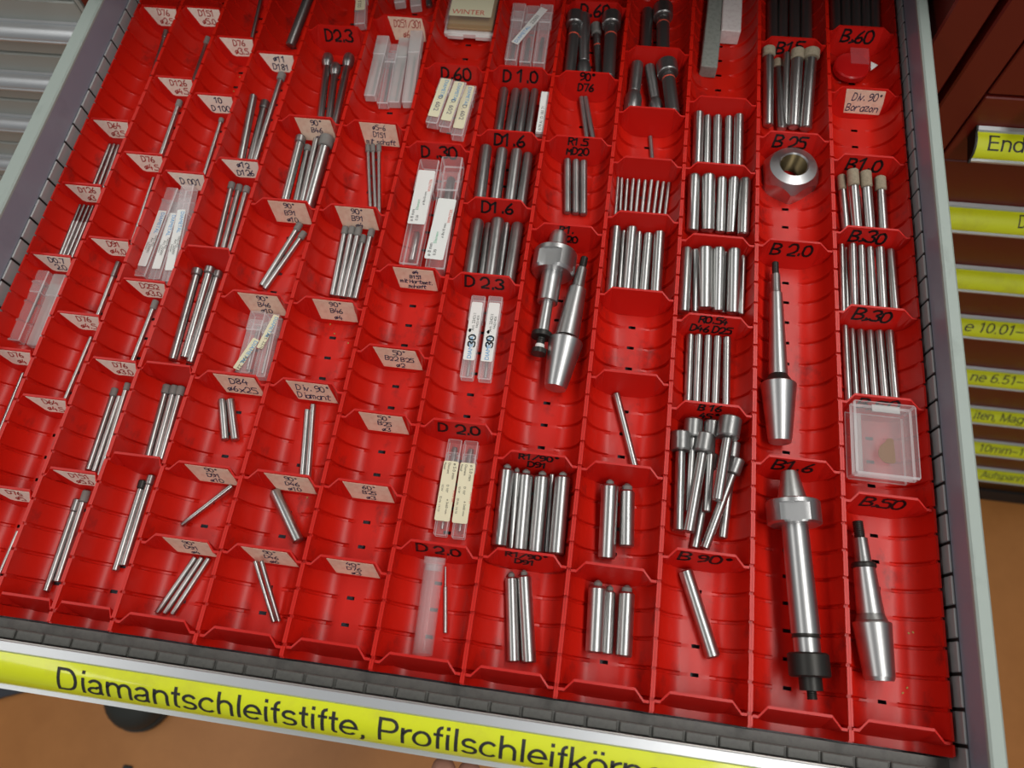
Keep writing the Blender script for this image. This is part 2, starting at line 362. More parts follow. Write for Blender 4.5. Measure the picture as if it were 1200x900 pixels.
def arc_text(t, x0, upto, width, shear=0.0, arc=ARC, cum=al, f_base=.82, f_cap=.17):
    """letters on the convex strip; the base line and cap line sit at these shares of the strip's depth"""
    def s_at(fr):
        y = arc[0][0]+(arc[-1][0]-arc[0][0])*fr
        for i in range(len(arc)-1):
            if arc[i+1][0] <= y <= arc[i][0]: return cum[i]+(cum[i+1]-cum[i])*(arc[i][0]-y)/(arc[i][0]-arc[i+1][0])
        return cum[-1]
    V, Fc, w = mono_text(t); w0 = mono_text(upto)[2] if upto else w
    sx = width/w0; sb, stp = s_at(f_base), s_at(f_cap); Vn = []
    for a, b in V:
        y, z = on_arc(sb-(sb-stp)*b, arc, cum); Vn.append((x0+(a+shear*b)*sx, y, z))
    return Vn, Fc
V, Fc = arc_text('Diamantschleifstifte, Profilschleifkörper', -.30, 'Diamantschleifstifte, ', 3.53)
t = obj('lettering', mesh_from('lettering', V, Fc), 'print', lab)

# ------------------------------------------------------------------ red trays and their troughs
def trough_mesh(w):
    na = 9; half = []
    a = 0.34*w if w > .9 else 0.40*w
    for i in range(na+1):                              # left curved side, wall to floor
        th = math.pi/2*i/na; x = a-(a-WT)*math.cos(th)
        half.append((x, zfl(x, w)))
    sw = .045
    prof = half+[(w/2-sw, -H), (w/2+sw, -H)]+[(w-x, z) for x, z in reversed(half)]
    n = len(prof); V = []; Fc = []
    ys = [0.0]; y = Y0-PITCH
    marks = []
    while y < YEND-.1:
        if y > .05: marks.append(y)
        y += PITCH
    st = [(0.0, 0)]
    for m_ in marks: st += [(m_-.022, 0), (m_-.014, 1), (m_+.012, 3), (m_+.026, 2), (m_+.085, 0)]
    st.append((YEND, 0))
    iflat = (na, na+1, na+2, na+3)
    for yy, g in st:
        for i, (x, z) in enumerate(prof):
            dz = 0; dx = 0
            if i < na or i > na+3:
                d = {0: 0, 1: -.030, 3: -.026, 2: .012}[g]
                dz = d*.7; dx = (d if x < w/2 else -d)*.7
                if i in (0, n-1): dz = dx = 0
            V.append((x+dx, yy, z+dz))
    hole = set()
    for j in range(len(st)-1):
        for i in range(n-1):
            if i == na+1 and st[j][1] in (1, 3): continue     # slot through the flat floor
            Fc.append((j*n+i, j*n+i+1, (j+1)*n+i+1, (j+1)*n+i))
    mb = MB().add(V, Fc)
    for side in (0, 1):                                # wall tops, a notch at every rib
        x0, x1 = (0.0, WT) if side == 0 else (w-WT, w)
        edges = [0.0]+marks+[YEND]
        for y0, y1 in zip(edges, edges[1:]):
            mb.add([(x0, y0+.016, -.04), (x1, y0+.016, -.04), (x1, y1-.016, -.04), (x0, y1-.016, -.04), (x0, y0+.016, 0), (x1, y0+.016, 0), (x1, y1-.016, 0), (x0, y1-.016, 0)],
                   [(4,5,6,7),(0,1,5,4),(1,2,6,5),(2,3,7,6),(3,0,4,7)])
        mb.box(x0, x1, 0, YEND, -H-.03, -.04)
    return mesh_from('trough', mb.v, mb.f, True, 28)
TM = {True: trough_mesh(1.0), False: trough_mesh(WN)}
TRAYS = [('ABCD', 'red plastic tray of four narrow troughs against the drawer wall'), ('EFG', 'red plastic tray of three wide troughs beside the narrow-trough tray'),
         ('HIJ', 'red plastic tray of three wide troughs, D1.0 to D2.0 marked along one trough'), ('KLM', 'red plastic tray of three wide troughs holding the large spindle arbors')]
for cols, lb in TRAYS:
    t = empty('trough_tray', (XL[cols[0]], 0, -H-.04), lb, 'tray', 'trays side by side in the drawer')
    k = 1-.006/len(cols)
    for c in cols:
        o = obj('trough', TM[CW[c] > .9], 'red', t); o.location = (XL[c]-XL[cols[0]]+.003, 0, H+.04); o.scale = (k, 1, 1)

# ------------------------------------------------------------------ compartments: (key, column, pixel of divider top, marking, phrase)
P_, I_ = 'paper', 'ink'
COMP = [
 ('A1','A',(189,7),(P_,'r',['D76','ø2.5']),'a single dark-tipped pin'), ('A2','A',(131,140),(P_,'r',['D64','ø3.5']),'three thin rods'),
 ('A3','A',(97,215),(P_,'r',['D126','ø3']),'four thin stepped pins'), ('A4','A',(62,298),(P_,'b',['D0.7','2.0']),'two frosted cases'),
 ('A5','A',(17,409),(P_,'r',['D76','ø4']),'one thin bright rod'),
 ('B1','B',(239,8),(P_,'r',['D151','ø5.0']),'a pin under D151'), ('B2','B',(205,90),(P_,'r',['D126','ø4.5']),'a pin under D126'),
 ('B3','B',(168,179),(P_,'r',['D76','ø4.5']),'a hair-thin pin'), ('B4','B',(127,279),(P_,'r',['D91','ø4.0']),'a dark-ended pin'),
 ('B5','B',(91,367),(P_,'r',['D76','ø4.5']),'a long bright pin'), ('B6','B',(53,465),(P_,'r',['D64','ø4.5']),'nothing in view'), ('B7','B',(15,572),(P_,'r',['D76','ø5']),'a thin rod by the wall'),
 ('C0','C',(291,-28),None,'a thin pin at the back of the drawer'), ('C1','C',(276,43),(P_,'r',['D76','ø3.5']),'only black specks'), ('C2','C',(251,110),(P_,'b',['10','D 100']),'a slim pin'),
 ('C3','C',(215,201),(P_,'b',['D 001','']),'three labelled cases'), ('C4','C',(169,328),(P_,'r',['D252','ø3.0']),'a pin under D252'),
 ('C5','C',(134,421),(P_,'r',['D76','ø3.0']),'three slender pins'), ('C6','C',(85,551),(P_,'r',['D151','ø5.0']),'two long pins'), ('C7','C',(32,699),None,'the front end of a narrow trough'),
 ('D0','D',(356,-35),None,'a dark thick rod'), ('D1','D',(322,61),(P_,'b',['ø11','D181']),'three pins of unequal length'), ('D2','D',(280,186),(P_,'b',['ø12','D126']),'three small-headed pins'),
 ('D3','D',(242,289),None,'three flat-headed pins'), ('D4','D',(194,426),None,'three dark-ended pins'), ('D5','D',(159,533),None,'two pins, one black-headed'), ('D6','D',(100,709),None,'the front end beside the two long pins'),
 ('E0','E',(411,-40),None,'a small case at the back'), ('E1','E',(396,30),(I_,['D2.3']),'three ball-headed pins'), ('E2','E',(361,136),(P_,'b',['90°','B46','ø4']),'four pins, one thick-headed'),
 ('E3','E',(335,234),(P_,'b',['90°','B91','ø10']),'two slanting pins'), ('E4','E',(308,343),(P_,'b',['90°','B46','ø10']),'two cases with yellowed labels'), ('E5','E',(268,437),(P_,'b',['D84','ø6x25']),'two short rods'),
 ('E6','E',(239,544),(P_,'b',['90°','D91','ø10']),'one slanting rod'), ('E7','E',(212,630),(P_,'b',['90°','D91','ø4']),'three slanting rods'), ('E8','E',(184,723),None,'the front end before three slanting rods'),
 ('F0','F',(487,-45),None,'case ends and a dark pin'), ('F1','F',(475,18),(P_,'r',['D251/301','ø6.5']),'four frosted cases'), ('F2','F',(440,142),(P_,'b',['ø5-6','D151','mit schaft']),'three needle pins'),
 ('F3','F',(416,241),(P_,'b',['90°','B91','ø4']),'five parallel pins'), ('F4','F',(387,350),(P_,'b',['90°','B46','ø4']),'only dust'), ('F5','F',(360,446),(P_,'b',['Div. 90°','Diamant']),'two upright rods'),
 ('F6','F',(329,554),(P_,'b',['90°','D46','ø10']),'one thick slanting rod'), ('F7','F',(312,642),(P_,'b',['90°','D46','ø6']),'two thin slanting rods'), ('F8','F',(281,739),None,'the front end before two thin slanting rods'),
 ('G0','G',(553,-45),None,'a white flat box'), ('G1','G',(534,75),(I_,['D.60']),'four cream-labelled cases'), ('G2','G',(512,167),(I_,['D .30']),'two large white-labelled cases'),
 ('G3','G',(479,312),(P_,'b',['ø4','B151','mit Hartmet.','schaft']),'two floor slots only'), ('G4','G',(460,406),(P_,'b',['50°','B22 B25','ø2']),'bare floor under the B22 label'), ('G5','G',(445,483),(P_,'b',['50°','B25','ø3']),'bare floor, label fifty degrees'),
 ('G6','G',(427,565),(P_,'b',['60°','B25','ø3']),'bare floor, label sixty degrees'), ('G7','G',(407,655),(P_,'b',['40°','D76','ø3']),'bare floor, label forty degrees'), ('G8','G',(384,753),None,'the front end of the empty trough'),
 ('H0','H',(628,-18),None,'a row of clear cases under a slanting label'), ('H1','H',(612,78),(I_,['D 1.0']),'four grey pins and white case'), ('H2','H',(592,153),(I_,['D1.6']),'four stout grey pins'), ('H3','H',(585,233),(I_,['D1.6']),'five grey pins of mixed thickness'),
 ('H4','H',(562,321),(I_,['D 2.3']),'two narrow cases marked 30°'), ('H5','H',(540,494),(I_,['D 2.0']),'two cream-labelled cases'), ('H6','H',(515,637),(I_,['D 2.0']),'a clear tube and pin'), ('H7','H',(490,770),None,'the front end before the clear tube'),
 ('I0','I',(698,1),(I_,['D.60']),'four pins with red rings'), ('I1','I',(686,84),(I_,['90°','D76']),'two thin leaning rods'), ('I2','I',(677,160),(I_,['R1.5','MD20']),'three equal rods'), ('I3','I',(661,263),(I_,['R1.','MD20']),'two spindle arbors'),
 ('I4','I',(627,531),(I_,['R1/90°','D91']),'six thick pins'), ('I5','I',(617,647),(I_,['R1/90°','D91']),'two thick pins'), ('I6','I',(598,786),None,'the front end before two thick pins'),
 ('J0','J',(776,-38),None,'two pins at the back'), ('J1','J',(769,55),None,'three alternating-headed pins'), ('J2','J',(764,126),None,'one tiny pin'), ('J3','J',(757,185),None,'ten thin needles'),
 ('J4','J',(752,249),None,'six plain pins'), ('J5','J',(744,339),None,'an empty floor with dark scratches'), ('J6','J',(734,436),None,'one leaning rod'), ('J7','J',(727,544),None,'two stub-tipped pins'), ('J8','J',(717,663),None,'three stub-tipped pins'), ('J9','J',(707,802),None,'the front end before three stub-tipped pins'),
 ('K0','K',(852,-60),None,'two stone sticks'), ('K1','K',(849,114),None,'five pins before stone sticks'), ('K2','K',(846,192),None,'five round-ended pins'), ('K3','K',(840,276),None,'seven pins of mixed size'), ('K4','K',(839,370),(I_,['R0.54','D46 D25']),'five equal thin pins'),
 ('K5','K',(835,473),(I_,['B 16','45°']),'a heap of pins'), ('K6','K',(828,647),(I_,['B 90°']),'one slanting thick rod'), ('K7','K',(824,817),None,'the front end before the slanting thick rod'),
 ('L0','L',(929,-60),None,'dark rods at the back'), ('L1','L',(930,44),(I_,['B15']),'five tan-headed pins'), ('L2','L',(928,155),(I_,['B 25']),'a large steel nut'), ('L3','L',(930,282),(I_,['B 2.0']),'a slim cone-headed arbor'), ('L4','L',(931,537),(I_,['B1.6']),'a long flanged arbor'), ('L5','L',(937,834),None,'the front end before the long flanged arbor'),
 ('M0','M',(1004,-60),None,'dark rods by the drawer wall'), ('M1','M',(1008,31),(I_,['B,60']),'a red round cap'), ('M2','M',(1014,103),(P_,'b',['Div. 90°','Borazon']),'two slots and no tool'), ('M3','M',(1018,182),(I_,['B1.0']),'four tan-tipped pins'),
 ('M4','M',(1024,267),(I_,['B,30']),'seven plain pins'), ('M5','M',(1030,360),(I_,['B,30']),'six plain pins'), ('M6','M',(1035,465),(I_,['B,50']),'a clear hinged box'), ('M7','M',(1041,581),(I_,['B,50']),'a short cone-headed arbor'), ('M8','M',(1057,850),None,'the front end before the short cone-headed arbor'),
]
CINFO = {}; DIVY = {c: [] for c in COLS}
for key, c, px, mk, ph in COMP:
    y = bp(*px, 0).y; CINFO[key] = (c, y, ph); DIVY[c].append(y)
for c in COLS: DIVY[c].sort()

# ---- the divider plate: side tabs in front, middle bent back, foot following the trough
LEAN = .13
def divider_mesh(w):
    if w > .9: knots = [(WT+.004, -.105), (.085*w, -.105), (.18*w, 0), (.82*w, 0), (.915*w, -.105), (w-WT-.004, -.105)]
    else: knots = [(WT+.004, -.09), (.06*w, -.085), (.10*w, 0), (.90*w, 0), (.945*w, -.085), (w-WT-.004, -.09)]
    xs = sorted(set([k[0] for k in knots]+[w*(.04+.92*i/14) for i in range(15)]))
    xs = [x for x in xs if WT+.003 <= x <= w-WT-.003]
    def dy(x):
        for (a, ya), (b, yb) in zip(knots, knots[1:]):
            if a <= x <= b: return ya+(yb-ya)*(x-a)/(b-a)
        return knots[0][1]
    T = .028; V = []; Fc = []
    for x in xs:
        zb = zfl(x, w)+.004; zt = -.004+(dy(x)/.105)*.012
        f = (0-zb)/H                                   # how far down the plate
        d0 = dy(x)
        yb = d0+(-max(LEAN, -d0)-d0)*f
        zb = min(zb, zt-.02)
        V += [(x-w/2, d0-T/2, zt+H), (x-w/2, d0+T/2, zt+H), (x-w/2, yb+T/2, zb+H), (x-w/2, yb-T/2, zb+H)]
    n = len(xs)
    for i in range(n-1):
        for k in range(4): Fc.append((4*i+k, 4*i+(k+1) % 4, 4*i+4+(k+1) % 4, 4*i+4+k))
    Fc += [(0, 1, 2, 3), tuple(4*(n-1)+k for k in range(4))]
    return mesh_from('divider', V, Fc)
DM = {True: divider_mesh(1.0), False: divider_mesh(WN)}
def face_pt(u, v, lift):                               # point on the front of the plate, u across, v height above the floor
    f = 1-v/H; return (u, -LEAN*f-.0142-lift, v)
for key, c, px, mk, ph in COMP:
    w = CW[c]; y = CINFO[key][1]
    if mk is None: lb, g = 'blank red plastic divider heading '+ph, 'blank dividers'
    elif mk[0] == I_: lb, g = f'red divider marked {" ".join(mk[1])} in black, heading {ph}', 'ink-marked dividers'
    else: lb, g = f'red divider with paper label {" ".join(q for q in mk[2][:2] if q)}, heading {ph}', 'paper-labelled dividers'
    o = obj('trough_divider', DM[w > .9], 'reddiv', None, lb, 'divider', g); o.location = (XL[c]+w/2, y, -H)
    rng = random.Random(key)
    if mk is None: continue
    if mk[0] == I_:
        ls = mk[1]; h = .165 if len(ls) == 1 else .10
        V, Fc = ink_mesh(ls, h*1.08, .031 if len(ls) == 1 else .0235, rng)
        mw_ = max(abs(p.x) for p in V); k = min(1, .31/mw_)
        me = mesh_from('lettering', [face_pt(p.x*k, (.325 if len(ls) == 1 else .315)+p.y, .003) for p in V], Fc)
        obj('lettering', me, 'ink', o)
    else:
        wide = w > .9; tw, bw, hh = (.55, .53, .36) if wide else (.58, .36, .26)
        cx = (.05 if wide else .02)+rng.uniform(-.02, .02); sk = rng.uniform(-.015, .02)+(.03 if wide else .0)
        v1 = .445-rng.uniform(0, .01); v0 = v1-hh
        q = [(cx-tw/2-sk, v1), (cx+tw/2-sk, v1-.006), (cx+bw/2+sk*.6, v0), (cx-bw/2+sk*.6, v0+.004)]
        if not wide: q = [(-.26, v1), (.285, v1-.005), (.275, v0+.05), (.22, v0-.01), (-.07, v0-.02), (-.12, v0)]
        n = len(q)
        V = [face_pt(a, b, .004) for a, b in q]+[face_pt(a, b, .0) for a, b in q]
        Fc = [tuple(range(n)), tuple(range(n, 2*n))]+[(i, (i+1) % n, n+(i+1) % n, n+i) for i in range(n)]
        pl = obj('paper_label', mesh_from('paper_label', V, Fc), 'paper' if wide and c not in 'L' else 'paperw', o, 'aged paper label with pen writing')
        ls = [q_ for q_ in mk[2] if q_]; h = {1: .13, 2: .11, 3: .080, 4: .058}[len(ls)]
        V, Fc = ink_mesh(ls, h if wide else h*.82, .015 if len(ls) < 3 else .0125, rng)
        mw_ = max(abs(p.x) for p in V); k = min(1, (.235 if wide else .17)/mw_); ox = cx if wide else .05
        me = mesh_from('lettering', [face_pt(ox+p.x*k, (v0+v1)/2+p.y, .006) for p in V], Fc)
        obj('lettering', me, 'inkred' if mk[1] == 'r' else 'inkblue', pl)

# ------------------------------------------------------------------ pins and rods
def rest(px, py, r, c, extra=0.0):
    w = CW[c]; z = -H+r
    for _ in range(8):
        P = bp(px, py, z); xl = P.x-XL[c]; xl = min(max(xl, WT+r), w-WT-r)
        zz = max(zfl(xl, w)+r, zfl(xl-r*.75, w)+r*.66, zfl(xl+r*.75, w)+r*.66)+extra
        z = z*.4+zz*.6
    P = bp(px, py, z); P.x = min(max(P.x, XL[c]+WT+r), XL[c]+w-WT-r); return P
def frame(A, B):                                       # local Y from B (near) to A (far), local Z up
    y = (A-B).normalized(); x = y.cross(Vector((0, 0, 1))).normalized(); z = x.cross(y)
    m = Matrix((x, y, z)).transposed().to_4x4(); m.translation = B; return m
def bounds(c, ymid):
    lo = max([d for d in DIVY[c] if d < ymid], default=0.0); hi = min([d for d in DIVY[c] if d >= ymid], default=YEND)
    return lo+.035, hi-.135
def seat(key, x1, y1, x2, y2, w, ext, extra=0.0):
    pass
    c, yd, ph = CINFO[key]
    r = px2u(w/2, bp((x1+x2)/2, (y1+y2)/2, -H+.1))
    A = rest(x1, y1, r, c, extra); B = rest(x2, y2, r, c, extra)
    lo, hi = bounds(c, yd-.2)
    hi = yd-.135
    d = (A-B)
    if ext: B = A-d*((A.y-lo)/max(d.y, .05))
    elif B.y < lo: B = A-d*((A.y-lo)/max(d.y, .05))
    if A.y > hi:                                       # far end leans up against the divider
        A = bpY(x1, y1, hi); A.z = min(A.z, -r*.6)
    w_ = CW[c]
    for P in (A, B): P.x = min(max(P.x, XL[c]+WT+r*1.05), XL[c]+w_-WT-r*1.05)
    if ext or True:
        for P in (A, B):
            xl = P.x-XL[c]; P.z = max(P.z, zfl(xl, w_)+r+extra, zfl(xl-r*.75, w_)+r*.66, zfl(xl+r*.75, w_)+r*.66)
    return A, B, r
def chamfer_prof(y0, y1, r, ch): return [(y0, r-ch), (y0+ch, r), (y1-ch, r), (y1, r-ch)]
LOOK = {'rod': 'plain steel rod', 'pin': 'round-ended steel pin', 'dark': 'dark carbide rod', 'head': 'wide-headed steel pin', 'tan': 'tan-headed steel pin', 'headn': 'steel pin headed at front', 'tip': 'thick stub-tipped steel pin', 'neck': 'steel pin with thin end', 'ball': 'round-headed steel pin'}
ORD = 'first second third fourth fifth sixth seventh eighth ninth tenth eleventh twelfth thirteenth fourteenth fifteenth sixteenth seventeenth eighteenth'.split()
def rank_labels(things, look, tail):
    # alike things side by side: count them from the side of the yellow-labelled red cabinet
    things.sort(key=lambda q: -q[1])
    for i, (o, x) in enumerate(things): o['label'] = f'{look}, {ORD[i]} from red cabinet side, {tail}' if len(things) > 1 else f'{look}, {tail}'
ROW = {}
def pin(key, kind, x1, y1, x2, y2, w, ext=0, hw=None, hl=None, m=None, hm=None, extra=0.0, ring=False, note=''):
    c, yd, ph = CINFO[key]
    A, B, r = seat(key, x1, y1, x2, y2, max(w, hw or 0) if kind in ('head', 'headn', 'tan', 'ball') and (hw or 0) > w*1.5 else w, ext, extra)
    r0 = r; L = (A-B).length; k = r/(max(w, hw or 0) if kind in ('head', 'headn', 'tan', 'ball') and (hw or 0) > w*1.5 else w)
    r = w*k
    lb = LOOK[kind]
    g = 'pins of the compartment with '+ph
    mw = frame(A, B); ch = min(r*.22, .02); m = m or 'steel'
    seg = 14 if r < .03 else 20
    if kind in ('rod', 'pin', 'dark'):
        chx = ch if kind != 'pin' else r*.55
        pr = [(0, r-ch), (ch, r), (L-chx, r), (L-chx*.4, r*.88), (L, r-chx*.9)] if kind == 'pin' else chamfer_prof(0, L, r, ch)
        o = obj('steel_rod' if kind != 'dark' else 'carbide_rod', MB().lathe(pr, seg).mesh('rod', True), 'darkpin' if kind == 'dark' and m == 'steel' else m, None, lb, 'rod', g)
        o.matrix_world = mw; ROW.setdefault((key, lb), []).append((o, (A.x+B.x)/2)); return o
    o = empty('grinding_pin', B, lb, 'grinding pin', g, mw)
    ROW.setdefault((key, lb), []).append((o, (A.x+B.x)/2))
    if hw is None: hw = w*1.25
    hr = hw*k; hl_ = px2u(hl, A)*1.12 if hl else hr*2
    hl_ = min(hl_, L*.5)
    if kind in ('head', 'tan'):
        obj('shank', MB().lathe(chamfer_prof(0, L-hl_, r, ch), seg).mesh('shank', True), m, o)
        ch2 = min(.02, hr*.2)
        obj('head', MB().lathe([(L-hl_, r*.98), (L-hl_+.004, hr-ch2*.6), (L-hl_+ch2, hr), (L-ch2, hr), (L, hr-ch2)], seg).mesh('head', True), hm or ('tan' if kind == 'tan' else 'grit'), o)
    elif kind == 'ball':
        obj('shank', MB().lathe(chamfer_prof(0, L-hl_*.8, r, ch), seg).mesh('shank', True), m, o)
        obj('head', MB().lathe([(L-hl_, r*1.0), (L-hl_*.75, hr*.93), (L-hl_*.6, hr), (L-hl_*.3, hr), (L-hl_*.12, hr*.86), (L-hl_*.03, hr*.6), (L, hr*.3)], seg).mesh('head', True), hm or 'steeld', o)
    elif kind == 'headn':
        obj('shank', MB().lathe(chamfer_prof(hl_, L, r, ch), seg).mesh('shank', True), m, o)
        obj('head', MB().lathe([(0, hr*.9), (.02, hr), (hl_*.8, hr), (hl_, r*1.02)], seg).mesh('head', True), hm or 'steeld', o)
    elif kind == 'tip':
        tl = hl_
        obj('shank', MB().lathe([(0, r*.86), (r*.18, r), (L-tl-r*.25, r), (L-tl, r*.78)], seg).mesh('shank', True), m, o)
        obj('tip', MB().lathe([(L-tl, hr), (L-tl*.4, hr), (L, hr*.35)], seg).mesh('tip', True), hm or 'grit', o)
    elif kind == 'neck':
        obj('shank', MB().lathe(chamfer_prof(0, L-hl_, r, ch), seg).mesh('shank', True), m, o)
        obj('tip', MB().lathe(chamfer_prof(L-hl_, L, hr, hr*.2), seg).mesh('tip', True), hm or 'darkpin', o)
    if ring:
        yr = L*(.66 if kind != 'headn' else .24) if ring is True else L*ring
        obj('colour_ring', MB().lathe([(yr-.012, r*1.012), (yr+.012, r*1.012)], seg).mesh('colour_ring', True), 'printred', o, 'thin red ring')
    return o

